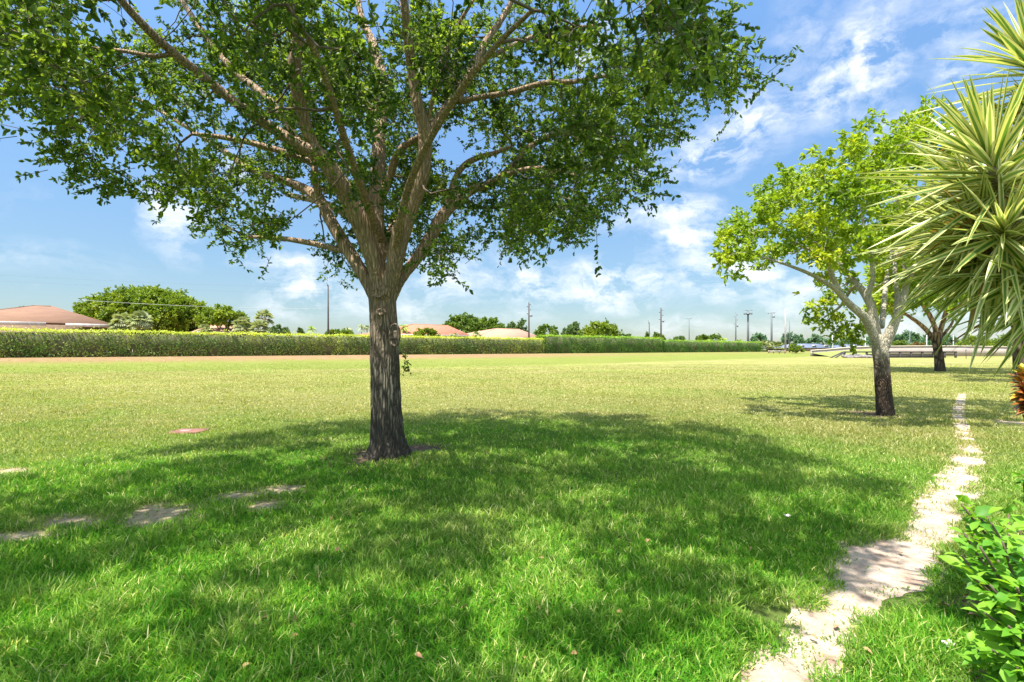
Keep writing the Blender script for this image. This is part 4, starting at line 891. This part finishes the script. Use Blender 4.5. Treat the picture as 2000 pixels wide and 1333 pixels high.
# ------------------------------------------------------------------ poles
M['wood_pole'] = plain('weathered_wood_pole', (.07, .058, .052), .9, nscale=4, mapping=(1, 1, .1))
M['grey_pole'] = plain('grey_pole', (.13, .14, .16), .7, nscale=3)
M['pale_pole'] = plain('concrete_pole', (.34, .31, .30), .8, nscale=3)
M['steel'] = plain('galvanised_steel', (.18, .20, .24), .5, metal=.3)
M['white_paint'] = plain('white_painted_post', (.5, .52, .54), .6)
def pole(label, px, ytop, Y, wpx, mat, kind='plain', name='utility_pole', cat='pole', ybase=None):
    c = at(px, ytop, Y); z0 = float(gz(c[0], c[1])); base = (c[0], c[1], z0); t = thing(name, label, cat, base); r_ = wpx/2/F*Y
    mb = MB(); zt = c[2]; mb.tube([(c[0], c[1], z0-.1), (c[0], c[1], z0+(zt-z0)*.5), (c[0], c[1], zt)], [r_*1.2, r_, r_*.75], 12); mb.build('shaft', mat, t, base, smooth=True)
    k = Y/F
    if kind == 'plain':
        m2 = MB(); m2.tube([(c[0]-r_*.9, c[1], zt-3*k), (c[0]-r_*1.6, c[1], zt+4*k), (c[0]-r_*1.6, c[1], zt+5*k)], [.05, .04, .06], 6); m2.build('insulator', M['steel'], t, base)
    if kind == 'brackets':
        for j, (dx, dz, s) in enumerate(((3.0, 4, 1), (-3.0, 8, -1), (3.5, 14, 1), (-3.2, 22, -1))):
            m2 = MB(); z_ = zt-dz*k; m2.tube([(c[0]+s*r_*.7, c[1], z_), (c[0]+dx*k, c[1], z_+.3*k)], [.06, .05], 6); m2.tube([(c[0]+dx*k, c[1], z_), (c[0]+dx*k, c[1], z_+2.2*k)], [.12, .08], 8); m2.build('insulator', M['steel'], t, base)
        m2 = MB(); m2.tube([(c[0]+r_*1.2+.25, c[1]-.2, zt-27*k), (c[0]+r_*1.2+.25, c[1]-.2, zt-23*k)], .26, 10); m2.build('transformer', M['steel'], t, base, smooth=True)
        m2 = MB(); m2.tube([(c[0], c[1], zt-.05), (c[0], c[1], zt+4*k)], [.05, .03], 6); m2.build('top_pin', M['steel'], t, base)
    if kind == 'lamp':
        for s in (-1, 1):
            m2 = MB(); m2.tube([(c[0], c[1], zt), (c[0]+s*3*k, c[1], zt+.4*k)], [.07, .05], 6); m2.box((c[0]+s*4*k, c[1], zt+.4*k), (2.4*k, .35, .18), bev=.04); m2.build('lamp_head', M['steel'], t, base)
    if kind == 'mast':
        m2 = MB(); m2.tube([(c[0], c[1], zt-6*k), (c[0], c[1], zt-4.6*k)], 7*k, 16); m2.build('platform', M['steel'], t, base)
        for j in range(8):
            a_ = j*math.pi/4; p_ = np.array((c[0]+7*k*math.cos(a_), c[1]+7*k*math.sin(a_), zt-6.5*k)); m3 = MB(); m3.box(p_+(0, 0, 1.5*k), (.4, .25, 3.4*k), rz=a_, bev=.04); m3.build('antenna_panel', M['steel'], t, base)
        for s in (-1, 1):
            m3 = MB(); m3.tube([(c[0], c[1], zt), (c[0]+s*4*k, c[1], zt+2*k), (c[0]+s*9*k, c[1], zt+1.5*k)], [.12, .09, .07], 6); m3.build('cross_arm', M['steel'], t, base)
    if kind == 'tee':
        m2 = MB(); m2.tube([(c[0]-8*k, c[1], zt-.5*k), (c[0]+7*k, c[1], zt+.7*k)], .09, 6); m2.build('cross_arm', M['steel'], t, base)
        for s in (-6, -1, 5):
            m3 = MB(); m3.tube([(c[0]+s*k, c[1], zt-.4*k), (c[0]+s*k, c[1], zt+1.3*k)], [.14, .1], 8); m3.build('insulator', M['steel'], t, base)
        m3 = MB(); m3.tube([(c[0]+r_+.3, c[1]-.2, zt-9*k), (c[0]+r_+.3, c[1]-.2, zt-5*k)], .33, 10); m3.build('transformer', M['steel'], t, base, smooth=True)
    return t
pole('plain dark wooden pole standing alone left of the oak trunk', 641, 557, 85, 3.2, M['wood_pole'], 'plain')
pole('dark wooden pole with brackets above the pink roof', 1033, 592, 106, 3.2, M['wood_pole'], 'brackets')
pole('short thin pole just left of the tallest dark pole', 1268, 630, 170, 2, M['wood_pole'], 'plain')
pole('tallest dark wooden pole rising over the middle of the taller hedge', 1291, 603, 132, 3, M['wood_pole'], 'brackets')
pole('thin street lamp with a short double arm above the low hedge', 1346, 623, 180, 1.8, M['grey_pole'], 'lamp', 'street_lamp', 'street lamp')
pole('thin pole with brackets left of the mast with the platform', 1437, 612, 180, 2.6, M['grey_pole'], 'brackets')
pole('thick grey mast with a ring platform and antennas near the hedge end', 1461, 608, 175, 4, M['grey_pole'], 'mast', 'antenna_mast', 'mast')
pole('two-tone pole with a slanting crossarm rising out of the shaggy palms', 1507, 612, 165, 3.6, M['grey_pole'], 'tee')
pole('tall bare pale concrete pole beyond the hedge end', 1534, 603, 140, 3.2, M['pale_pole'], 'bare')
pole('shorter dark pole right beside the tall pale concrete one', 1542, 627, 142, 2.2, M['grey_pole'], 'bare')
pole('white post seen through the low leaves left of the smaller tree', 1626, 655, 140, 2.6, M['white_paint'], 'bare', 'white_post', 'post')
pole('pale lamp post close left of the smaller tree trunk', 1690, 660, 150, 2.2, M['white_paint'], 'bare', 'lamp_post', 'lamp post')
pole('thin lamp post beyond the wall just right of the smaller tree trunk', 1737, 655, 160, 1.6, M['grey_pole'], 'lamp', 'lamp_post', 'lamp post')
pole('thin lamp post above the light green bush beyond the wall', 1777, 648, 170, 1.6, M['grey_pole'], 'lamp', 'lamp_post', 'lamp post')
pole('pale lamp post close left of the brown-barked trunk', 1810, 655, 165, 1.8, M['white_paint'], 'lamp', 'lamp_post', 'lamp post')
pole('pale lamp post right of the brown-barked trunk beyond the wall', 1862, 655, 170, 1.8, M['white_paint'], 'lamp', 'lamp_post', 'lamp post')
pole('lamp post beyond the wall behind the drooping blades at the right', 1954, 662, 170, 1.6, M['grey_pole'], 'lamp', 'lamp_post', 'lamp post')

M['wire'] = plain('power_cable', (.10, .10, .11), .6)
M['pale_wire'] = plain('pale_cable', (.45, .45, .42), .6)
def wire(label, p0, p1, sag, r_, mat):
    ts = np.linspace(0, 1, 30); P = p0+(p1-p0)*ts[:, None]; P[:, 2] -= sag*4*ts*(1-ts)
    mb = MB(); mb.tube(P, r_, 5); tag(mb.build('power_line', mat, smooth=True), label, 'power line')
wire('upper thin power line crossing the sky at the left edge', at(-500, 505, 70), at(641, 563, 85), .6, .007, M['wire'])
wire('lower thin power line crossing the sky at the left edge', at(-500, 515, 70), at(641, 575, 85), .6, .007, M['wire'])
wire('pale cable passing in front of the domed green tree', at(150, 586, 70), at(641, 603, 85), .35, .022, M['pale_wire'])

# ------------------------------------------------------------------ road wall, bulkhead, rocks
M['concrete'] = plain('road_wall_concrete', (.34, .28, .25), .85, nscale=.6, namp=.15)
M['cap'] = plain('wall_cap', (.50, .43, .36), .85, nscale=.6, namp=.1)
M['dark_conc'] = plain('stained_concrete', (.065, .058, .055), .9, nscale=1, namp=.4)
M['rock'] = plain('riprap_rock', (.20, .175, .17), .9, nscale=1.5, namp=.35, bmp=.5, bscale=3)
prof = [(1585,690.5,686),(1600,690,684.5),(1612,690,684),(1640,690,681.5),(1665,690,679.5),(1700,692,678),(1740,694,677.5),(1800,694,677),(1870,694,677),(1950,694,678.5),(2000,694,680),(2150,694,680)]
YW = 112.; bw = at(1780, 692, YW); t = thing('road_wall', 'long low pale concrete wall along the raised road behind the far lawn', 'wall', (bw[0], bw[1], 0))
V = []; Vc = []
for px, yb, yt in prof:
    x0_, zt = (px-1000)/F*YW, CAMZ+(HZ-yt)/F*YW; zb_ = float(gz(x0_, YW))-.2
    V += [(x0_, YW, zb_), (x0_, YW+.4, zb_), (x0_, YW+.4, zt), (x0_, YW, zt)]
    Vc += [(x0_, YW-.1, zt+.002), (x0_, YW+.5, zt+.002), (x0_, YW+.5, zt+.2), (x0_, YW-.1, zt+.2)]
m = len(prof); i_ = np.arange(m-1)[:, None]*4+np.arange(4)[None]; j_ = np.arange(m-1)[:, None]*4+(np.arange(4)[None]+1) % 4
Qw = np.concatenate([np.stack([i_, i_+4, j_+4, j_], -1).reshape(-1, 4), [[0, 1, 2, 3], [(m-1)*4+3, (m-1)*4+2, (m-1)*4+1, (m-1)*4]]])
mesh('wall_face', V, Qw, M['concrete'], t, (bw[0], bw[1], 0)); mesh('coping', Vc, Qw, M['cap'], t, (bw[0], bw[1], 0))
# raised verge in front of the wall
V = []; 
for px, yb, yt in prof[:6]:
    x0_ = (px-1000)/F*YW
    zz = CAMZ+(HZ-(yt+4))/F*YW; V += [(x0_-1, YW-9, float(gz(x0_-1, YW-9))-.05), (x0_, YW-3.5, (zz+float(gz(x0_, YW-4)))/2), (x0_, YW-.02, max(zz, .5))]
m = 6; i_ = np.arange(m-1)[:, None]*3+np.arange(2)[None]; o = mesh('verge', V, np.stack([i_, i_+3, i_+4, i_+1], -1).reshape(-1, 4), plain('verge_grass', (.20, .23, .05), .95, nscale=1.5), smooth=True); tag(o, kind='structure')
YB = 93.; bb = at(1740, 698, YB); t = thing('canal_bulkhead', 'dark low rail and bulkhead on short posts in front of the road wall', 'railing', (bb[0], bb[1], 0))
xl, xr = .648*YB, .868*YB
mb = MB(); mb.box(((xl+xr)/2, YB, 1.06), (xr-xl, .3, .24), bev=.03); mb.build('top_rail', M['dark_conc'], t, (bb[0], bb[1], 0))
mb = MB(); mb.box(((xl+xr)/2+2, YB+.05, .62), (xr-xl-4.4, .2, .16)); mb.build('lower_rail', M['dark_conc'], t, (bb[0], bb[1], 0))
mb = MB(); mb.box(((xl+xr)/2-1, YB+.6, .15), (xr-xl-6, .3, .7)); mb.build('bulkhead_wall', plain('dark_bulkhead', (.04, .036, .036), .9), t, (bb[0], bb[1], 0))
for k in range(11):
    mb = MB(); mb.box((xl+.15+k*(xr-xl-.3)/10, YB, .44), (.3, .24, 1.0), bev=.02); mb.build('post', M['dark_conc'], t, (bb[0], bb[1], 0))
for q in (0, 1):
    mb = MB(); mb.tube([(xl-2.9+q*.9, YB-.6, -.05), (xl-.2+q*.4, YB, 1.02)], .13, 8); mb.build('sloping_rail', M['dark_conc'], t, (bb[0], bb[1], 0))
rk = MB(); rr = np.random.default_rng(77)
for k in range(130):
    x0_ = rr.uniform(xl-.6, xl+5.5); y0_ = YB-rr.uniform(.3, 2.2); top = np.clip(1-abs(x0_-(xl+1.8))/4.4, 0, 1)*.75*(1-(YB-y0_)/2.6)
    s_ = rr.uniform(.14, .34); th = rr.uniform(0, 6.28)
    v = rr.normal(0, 1, (14, 3)); v = unit(v)*s_*rr.uniform(.75, 1.1, (14, 1))
    import bmesh as _b
    bm = _b.new(); [bm.verts.new(tuple(q)) for q in v]; _b.ops.convex_hull(bm, input=bm.verts); bm.verts.index_update()
    vv_ = np.array([q.co[:] for q in bm.verts])+np.array((x0_, y0_, max(.04, top))); ff = np.array([[q.index for q in f.verts] for f in bm.faces if len(f.verts) == 3]); bm.free()
    rk.add(vv_, ff)
tag(rk.build('rock_pile', M['rock']), 'pile of broken pale riprap rocks under the left end of the dark rail', 'rocks', kind='stuff')
# work barrier at the hedge end
bz = at(1515, 688, 128); z0 = float(gz(bz[0], bz[1])); t = thing('work_barrier', 'low pinkish barrier with rails at the foot of the pale concrete pole', 'barrier', (bz[0], bz[1], z0))
M['barrier'] = plain('faded_orange', (.55, .30, .22), .8)
mb = MB(); mb.box((bz[0]+.2, bz[1], z0+.62), (4.2, .1, .16), bev=.02); mb.build('top_rail', M['fascia'], t, (bz[0], bz[1], z0))
mb = MB(); mb.box((bz[0]+.2, bz[1], z0+.3), (4.2, .1, .1), bev=.02); mb.build('lower_rail', M['dark_conc'], t, (bz[0], bz[1], z0))
for k in (-1.9, -.7, .8, 2.2):
    mb = MB(); mb.box((bz[0]+.2+k, bz[1]+.12, z0+.36), (.22, .12, .8), bev=.02); mb.build('post', M['barrier'], t, (bz[0], bz[1], z0))
# thin marker stake by the rail
bz = at(1887, 692, 85); t = thing('marker_stake', 'thin dark stake standing in front of the wall right of the dark rail', 'stake', (bz[0], bz[1], 0))
mb = MB(); mb.tube([(bz[0], bz[1], -.05), (bz[0]-.05, bz[1], 1.5)], [.05, .045], 8); mb.build('stake', M['dark_conc'], t, (bz[0], bz[1], 0))
mb = MB(); mb.box((bz[0]-.05, bz[1]-.04, 1.45), (.22, .03, .16), bev=.01); mb.build('cap_plate', M['steel'], t, (bz[0], bz[1], 0))

# ------------------------------------------------------------------ ground cover plate in the lawn
g0 = gnd(370, 844); t = thing('valve_cover', 'flat reddish concrete cover sunk in the dry lawn left of the oak', 'cover', (g0[0], g0[1], 0))
M['red_conc'] = plain('reddish_concrete', (.22, .10, .07), .9, nscale=7, namp=.35, bmp=.5, bscale=30); M['pink_conc'] = plain('pinkish_lid', (.38, .24, .22), .8, nscale=12)
mb = MB(); mb.box((g0[0], g0[1], .006), (.54, .46, .05), rz=.06, bev=.012); mb.build('slab', M['red_conc'], t, (g0[0], g0[1], 0))
mb = MB(); mb.tube([(g0[0]-.05, g0[1]-.02, .026), (g0[0]-.05, g0[1]-.02, .036)], .10, 18); mb.build('lid', M['pink_conc'], t, (g0[0], g0[1], 0))

# ------------------------------------------------------------------ dracaena at the right
def drac_mat():
    m, nt, n, l, b = newmat('variegated_blade')
    e = attr(n, 'edge'); v = attr(n, 'var'); t_ = attr(n, 'along')
    cen_ = ramp(n, l, v, [(0, (.06, .15, .03)), (.6, (.15, .26, .05)), (1, (.32, .40, .09))]); cr_ = ramp(n, l, v, [(0, (.44, .44, .12)), (.6, (.66, .62, .28)), (1, (.82, .78, .52))])
    f = n.new('ShaderNodeMapRange'); l.new(e, f.inputs[0]); f.inputs[1].default_value = .34; f.inputs[2].default_value = .48
    c = mixc(n, l, f.outputs[0], cen_, cr_)
    dead = n.new('ShaderNodeMapRange'); l.new(attr(n, 'dead'), dead.inputs[0]); dead.inputs[1].default_value = .4; dead.inputs[2].default_value = .6
    c = mixc(n, l, dead.outputs[0], c, (.36, .20, .06))
    l.new(c, b.inputs['Base Color']); b.inputs['Roughness'].default_value = .33; b.inputs['Specular IOR Level'].default_value = .55
    t = n.new('ShaderNodeBsdfTranslucent'); l.new(mixc(n, l, 1.0, c, (1.2, 1.25, .6), 'MULTIPLY'), t.inputs[0])
    x_ = n.new('ShaderNodeMixShader'); x_.inputs[0].default_value = .3; l.new(b.outputs[0], x_.inputs[1]); l.new(t.outputs[0], x_.inputs[2]); l.new(x_.outputs[0], n['Material Output'].inputs[0])
    return m
M['drac'] = drac_mat(); M['drac_stem'] = plain('ringed_stem', (.26, .22, .16), .85, nscale=2, namp=.35, bmp=.8, bscale=5, mapping=(1, 1, 12))
db = np.array((3.15, 2.75, 0.)); t = thing('dracaena', 'tall spiky plant with cream-striped sword leaves leaning in at the right edge', 'plant', db)
HEADS = [(1930,305,2.35,(-.55,-.25,.75),.50,95),(2015,120,2.5,(-.45,-.1,.55),.46,80),(1905,385,2.75,(-.85,-.1,.25),.50,80),(1895,455,2.6,(-.9,-.3,.0),.50,90),
 (1960,450,2.3,(-.6,-.6,.2),.42,70),(1930,515,2.55,(-.85,-.2,-.15),.46,75),(2000,545,2.35,(-.8,-.3,-.05),.40,60),(2040,600,2.35,(-.6,-.4,-.15),.38,50),
 (1985,380,2.7,(-.3,-.3,.7),.46,70),(2050,250,2.6,(-.3,-.4,.6),.48,80),(2060,420,2.4,(-.4,-.5,.4),.46,80),(2070,560,2.5,(-.5,-.5,0),.46,80),(1905,330,3.0,(-.6,.2,.5),.44,60),(2080,340,2.9,(.1,0,.8),.5,60),(2120,480,2.7,(.4,-.2,.3),.5,60)]
rd = np.random.default_rng(9); stemb = MB()
for hx, hy, HY, ax, LL, cnt in HEADS:
    h0 = at(hx, hy, HY); ax = unit(np.array(ax)); cnt = int(cnt*.95)
    b0 = db+np.array((rd.uniform(-.2, .25), rd.uniform(-.3, .3), -.05)); back = h0-ax*.38
    P, r_ = spline([b0, (b0+back)/2+np.array((.15, 0, .1)), back, h0-ax*.05], [.045, .032, .022, .018], 6)
    sm_ = MB(); sm_.tube(P, r_, 9); sm_.build('stem', M['drac_stem'], t, db, smooth=True)
    u1 = unit(np.cross(ax, (0.1, 1, .3))); u2 = np.cross(ax, u1); Vs, Qs, ed, vr, al, de = [], [], [], [], [], []; off = 0; ns = 9
    for k in range(cnt):
        f_ = k/cnt; ph = k*2.39996+rd.normal(0, .15); open_ = .12+1.5*f_**.8+rd.normal(0, .10)     # inner leaves upright, outer ones bent back
        d = unit(ax*math.cos(open_)+(u1*math.cos(ph)+u2*math.sin(ph))*math.sin(open_)); p0_ = h0-ax*.22*f_
        ll = LL*rd.uniform(.85, 1.22)*(.75+.25*math.sin(min(1, f_*1.6)*math.pi/2)); wd_ = rd.uniform(.013, .020)
        ts = np.linspace(0, 1, ns); droop = rd.uniform(.02, .24)*(1-.55*abs(d[2]))
        cen_ = p0_+d*(ll*ts)[:, None]; cen_[:, 2] -= ll*droop*ts**2.2; tg = unit(np.gradient(cen_, axis=0))
        sdv = unit(np.cross(tg, (0, 0, 1.))+np.array((1e-4, 0, 0))); upv = np.cross(sdv, tg)
        rl = rd.normal(0, .5); sdv, upv = sdv*math.cos(rl)+upv*math.sin(rl), upv*math.cos(rl)-sdv*math.sin(rl)
        wp = wd_*np.array([.55, .8, .95, 1, .95, .85, .66, .4, .03])
        for q, (sx_, fo) in enumerate(((-1, .22), (-.5, .08), (0, -.04), (.5, .08), (1, .22))):
            Vs.append(cen_+sdv*(sx_*wp)[:, None]*.9+upv*(fo*wp)[:, None])
        Vk = np.stack(Vs[-5:], 1).reshape(-1, 3); Vs = Vs[:-5]; Vs.append(Vk)
        i_ = np.arange(ns-1)[:, None]*5+np.arange(4)[None]; Qs.append(np.stack([i_, i_+1, i_+6, i_+5], -1).reshape(-1, 4)+off); off += ns*5
        ed.append(np.tile([1, .5, 0, .5, 1], ns)); vr.append(np.full(ns*5, np.clip(rd.normal(.5, .25), 0, 1))); al.append(np.repeat(ts, 5)); de.append(np.full(ns*5, 1.0 if f_ > .86 and rd.random() < .45 else 0.))
    mesh('leaf_rosette', np.concatenate(Vs), np.concatenate(Qs), M['drac'], t, db, smooth=True, attrs={'edge': np.concatenate(ed), 'var': np.concatenate(vr), 'along': np.concatenate(al), 'dead': np.concatenate(de)})

# ------------------------------------------------------------------ croton with red and yellow leaves
def croton_mat():
    m, nt, n, l, b = newmat('croton_leaf'); v = attr(n, 'var'); rb = attr(n, 'rib')
    c = ramp(n, l, v, [(0, (.07, .005, .006)), (.4, (.18, .009, .009)), (.65, (.30, .03, .012)), (.8, (.50, .33, .02)), (1, (.30, .34, .03))])
    c = mixc(n, l, mm(n, l, 'MULTIPLY', rb, .35), c, (.8, .5, .08)); l.new(c, b.inputs['Base Color']); b.inputs['Roughness'].default_value = .3
    return m
M['croton'] = croton_mat(); cb = np.array((4.26, 4.0, 0.)); t = thing('croton_shrub', 'croton bush with red and yellow leaves at the right edge under the spiky plant', 'shrub', cb)
rc_ = np.random.default_rng(15); sm_ = MB(); PP, DD, LL_, WW, VV = [], [], [], [], []
for k in range(22):
    top = np.array((cb[0]+rc_.uniform(-.08, .5), cb[1]+rc_.uniform(-.3, .3), rc_.uniform(1.20, 1.42)))
    sm_.tube([cb+(.35+rc_.uniform(-.06, .06), rc_.uniform(-.06, .06), -.03), (cb+top)/2+(.25, 0, 0), top], [.014, .012, .006], 6)
    for q in range(46):
        f_ = q/46; ph = q*2.4; e_ = 1.2-1.5*f_; d = np.array((math.cos(ph)*math.cos(e_), math.sin(ph)*math.cos(e_), math.sin(e_)))
        PP.append(top-np.array((0, 0, .22*f_))); DD.append(d); LL_.append(rc_.uniform(.09, .13)); WW.append(rc_.uniform(.055, .075)); VV.append(np.clip((top[2]-1.2)*2.4+.12+rc_.normal(0, .18)+(.3 if f_ < .2 else 0), 0, 1))
sm_.build('stem', M['twig'], t, cb)
V, Qq, vr, rib = rich_leaves(np.array(PP), unit(np.array(DD)), np.tile((0, 0, 1.), (len(PP), 1))+rc_.normal(0, .3, (len(PP), 3)), np.array(LL_), np.array(WW), .2, .3, np.array(VV))
mesh('foliage', V, Qq, M['croton'], t, cb, smooth=True, attrs={'var': vr, 'rib': rib})

# ------------------------------------------------------------------ broad-leaved shrub, lower right
def shrub(name, label, base, stems, seed, nper, Ll, Lw, mat=None):
    rng = np.random.default_rng(seed); t = thing(name, label, 'shrub', base); sm_ = MB(); P_, D_, L_, W_, V_, N_ = [], [], [], [], [], []
    for top in stems:
        top = np.asarray(top, float); b0 = np.asarray(base)+np.array((rng.uniform(-.12, .12), rng.uniform(-.12, .12), -.02)); mid = (b0+top)/2+np.array((rng.normal(0, .04), rng.normal(0, .04), .08))
        P, r_ = spline([b0, mid, top], [.011, .008, .004], 8); sm_.tube(P, r_, 6)
        d0 = unit(P[-1]-P[-3])
        for q in range(nper):
            f_ = q/nper; p = top-(top-mid)*f_*.95+rng.normal(0, .012, 3); ph = q*2.4+rng.normal(0, .3); e_ = rng.uniform(-.1, .75)*(1-f_)+rng.uniform(-.35, .25)
            d = unit(np.array((math.cos(ph)*math.cos(e_), math.sin(ph)*math.cos(e_), math.sin(e_)))+d0*.4*(1-f_))
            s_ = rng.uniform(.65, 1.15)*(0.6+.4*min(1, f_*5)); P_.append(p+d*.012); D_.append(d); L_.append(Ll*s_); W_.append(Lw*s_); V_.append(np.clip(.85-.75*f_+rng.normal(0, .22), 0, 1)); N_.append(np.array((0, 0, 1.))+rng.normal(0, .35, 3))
    sm_.build('stem', M['twig'], t, base, smooth=True)
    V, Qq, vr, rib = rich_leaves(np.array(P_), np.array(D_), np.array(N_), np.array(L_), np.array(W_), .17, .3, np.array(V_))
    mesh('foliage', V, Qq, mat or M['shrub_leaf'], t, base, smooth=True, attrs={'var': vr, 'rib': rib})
    return t
sb_ = np.array((2.32, 2.2, 0.)); rs = np.random.default_rng(3); stems = []
for px, py, YY in ((1865,1000,2.25),(1880,1045,2.05),(1905,1000,2.3),(1940,1010,2.2),(1975,985,2.4),(2010,1000,2.2),(1880,1090,2.0),(1920,1070,1.95),(1955,1060,1.9),(1990,1090,1.85),(2030,1040,2.0),(1900,1130,1.95),(1935,1140,1.85),(1975,1150,1.8),(2020,1140,1.8),
    (1930,1200,1.85),(1965,1220,1.8),(2000,1230,1.75),(2040,1200,1.8),(1945,1280,1.8),(1985,1300,1.75),(2020,1320,1.7),(1910,1270,1.85),(1960,1340,1.75),(1990,1030,2.1),(1950,1100,2.1),(1900,1040,2.2),(2060,1100,2.0),(2080,1020,2.2),(2070,1260,1.8),(1925,1310,1.9),(2010,1180,2.05),(1970,1260,1.9)):
    stems.append(at(px+rs.normal(0, 6), py+rs.normal(0, 6), YY*1.02))
shrub('leafy_shrub', 'glossy bright green broad-leaved shrub in the bottom right corner', sb_, stems, 4, 25, .086, .050)
sb2 = gnd(2035, 985); shrub('small_sapling', 'small dark-leaved sapling tip poking in at the right edge above the shrub', sb2, [at(2010,938,sb2[1]), at(2002,925,sb2[1]), at(2040,940,sb2[1]), at(2025,915,sb2[1])], 8, 10, .12, .05)

# ------------------------------------------------------------------ litter
M['paper'] = plain('crumpled_paper', (.75, .66, .60), .8, namp=.1); M['dead'] = plain('dead_leaf', (.40, .22, .11), .85, nscale=20, namp=.4)
def crumple(label, px, py, size, mat, name, cat, seed):
    g0 = gnd(px, py); rng = np.random.default_rng(seed); n_ = 9; u, v = np.meshgrid(np.linspace(-1, 1, n_), np.linspace(-1, 1, n_), indexing='ij'); rr = np.sqrt(u*u+v*v)
    h_ = .035+.35*rng.random((n_, n_))*size + .2*size*(u*u); x_ = g0[0]+u*size*.5*(1-.15*rng.random((n_, n_))); y_ = g0[1]+v*size*.4
    i_ = np.arange(n_-1)[:, None]*n_+np.arange(n_-1)[None]; V = np.stack([x_, y_, h_], -1).reshape(-1, 3)
    o = mesh(name, V, np.stack([i_, i_+n_, i_+n_+1, i_+1], -1).reshape(-1, 4), mat, base=(g0[0], g0[1], 0)); o.location = (g0[0], g0[1], 0); tag(o, label, cat)
crumple('crumpled whitish paper scrap on the grass by the corner shrub', 1850, 1275, .055, M['paper'], 'paper_scrap', 'litter', 1)
crumple('small pale scrap lying in the shaded grass left of the path', 1537, 1017, .05, M['paper'], 'paper_scrap', 'litter', 2)
rl_ = np.random.default_rng(44)
DL = [(1630,1237,'reddish dead leaf on the lower edge of the sandy path'),(1855,1195,'brown dead leaf in the mulch left of the corner shrub'),(1905,1180,'brown dead leaf in the mulch against the corner shrub'),(1890,1210,'curled brown leaf just below the mulch beside the shrub'),(1760,1090,'brown leaf on the widest part of the sandy path')]
for k, (px, py, lb) in enumerate(DL):
    g0 = gnd(px, py); a_ = rl_.uniform(0, 6.28); V, Qq, vr, rib = rich_leaves(np.array([[g0[0], g0[1], .03]]), np.array([[math.cos(a_), math.sin(a_), .15]]), np.array([[.2, .1, 1.]]), np.array([.07]), np.array([.032]), .3, .4, np.array([.5]))
    o = mesh('fallen_leaf', V, Qq, M['dead'], base=(g0[0], g0[1], 0), smooth=True); o.location = (g0[0], g0[1], 0); tag(o, lb, 'leaf', 'fallen leaves by the path')

for k in range(26):
    px, py = rl_.uniform(150, 1750), rl_.uniform(905, 1320); g0 = gnd(px, py)
    a_ = rl_.uniform(0, 6.28); V, Qq, vr, rib = rich_leaves(np.array([[0, 0, .045]]), np.array([[math.cos(a_), math.sin(a_), rl_.uniform(-.1, .3)]]), np.array([[rl_.normal(0, .4), rl_.normal(0, .4), 1.]]), np.array([.055]), np.array([.026]), .3, .4, np.array([.5]))
    o = mesh('fallen_leaf', V, Qq, M['dead'], smooth=True); o.location = (g0[0], g0[1], 0); tag(o, 'small brown fallen leaf caught in the lawn grass under or near the oak', 'leaf', 'fallen oak leaves in the lawn')
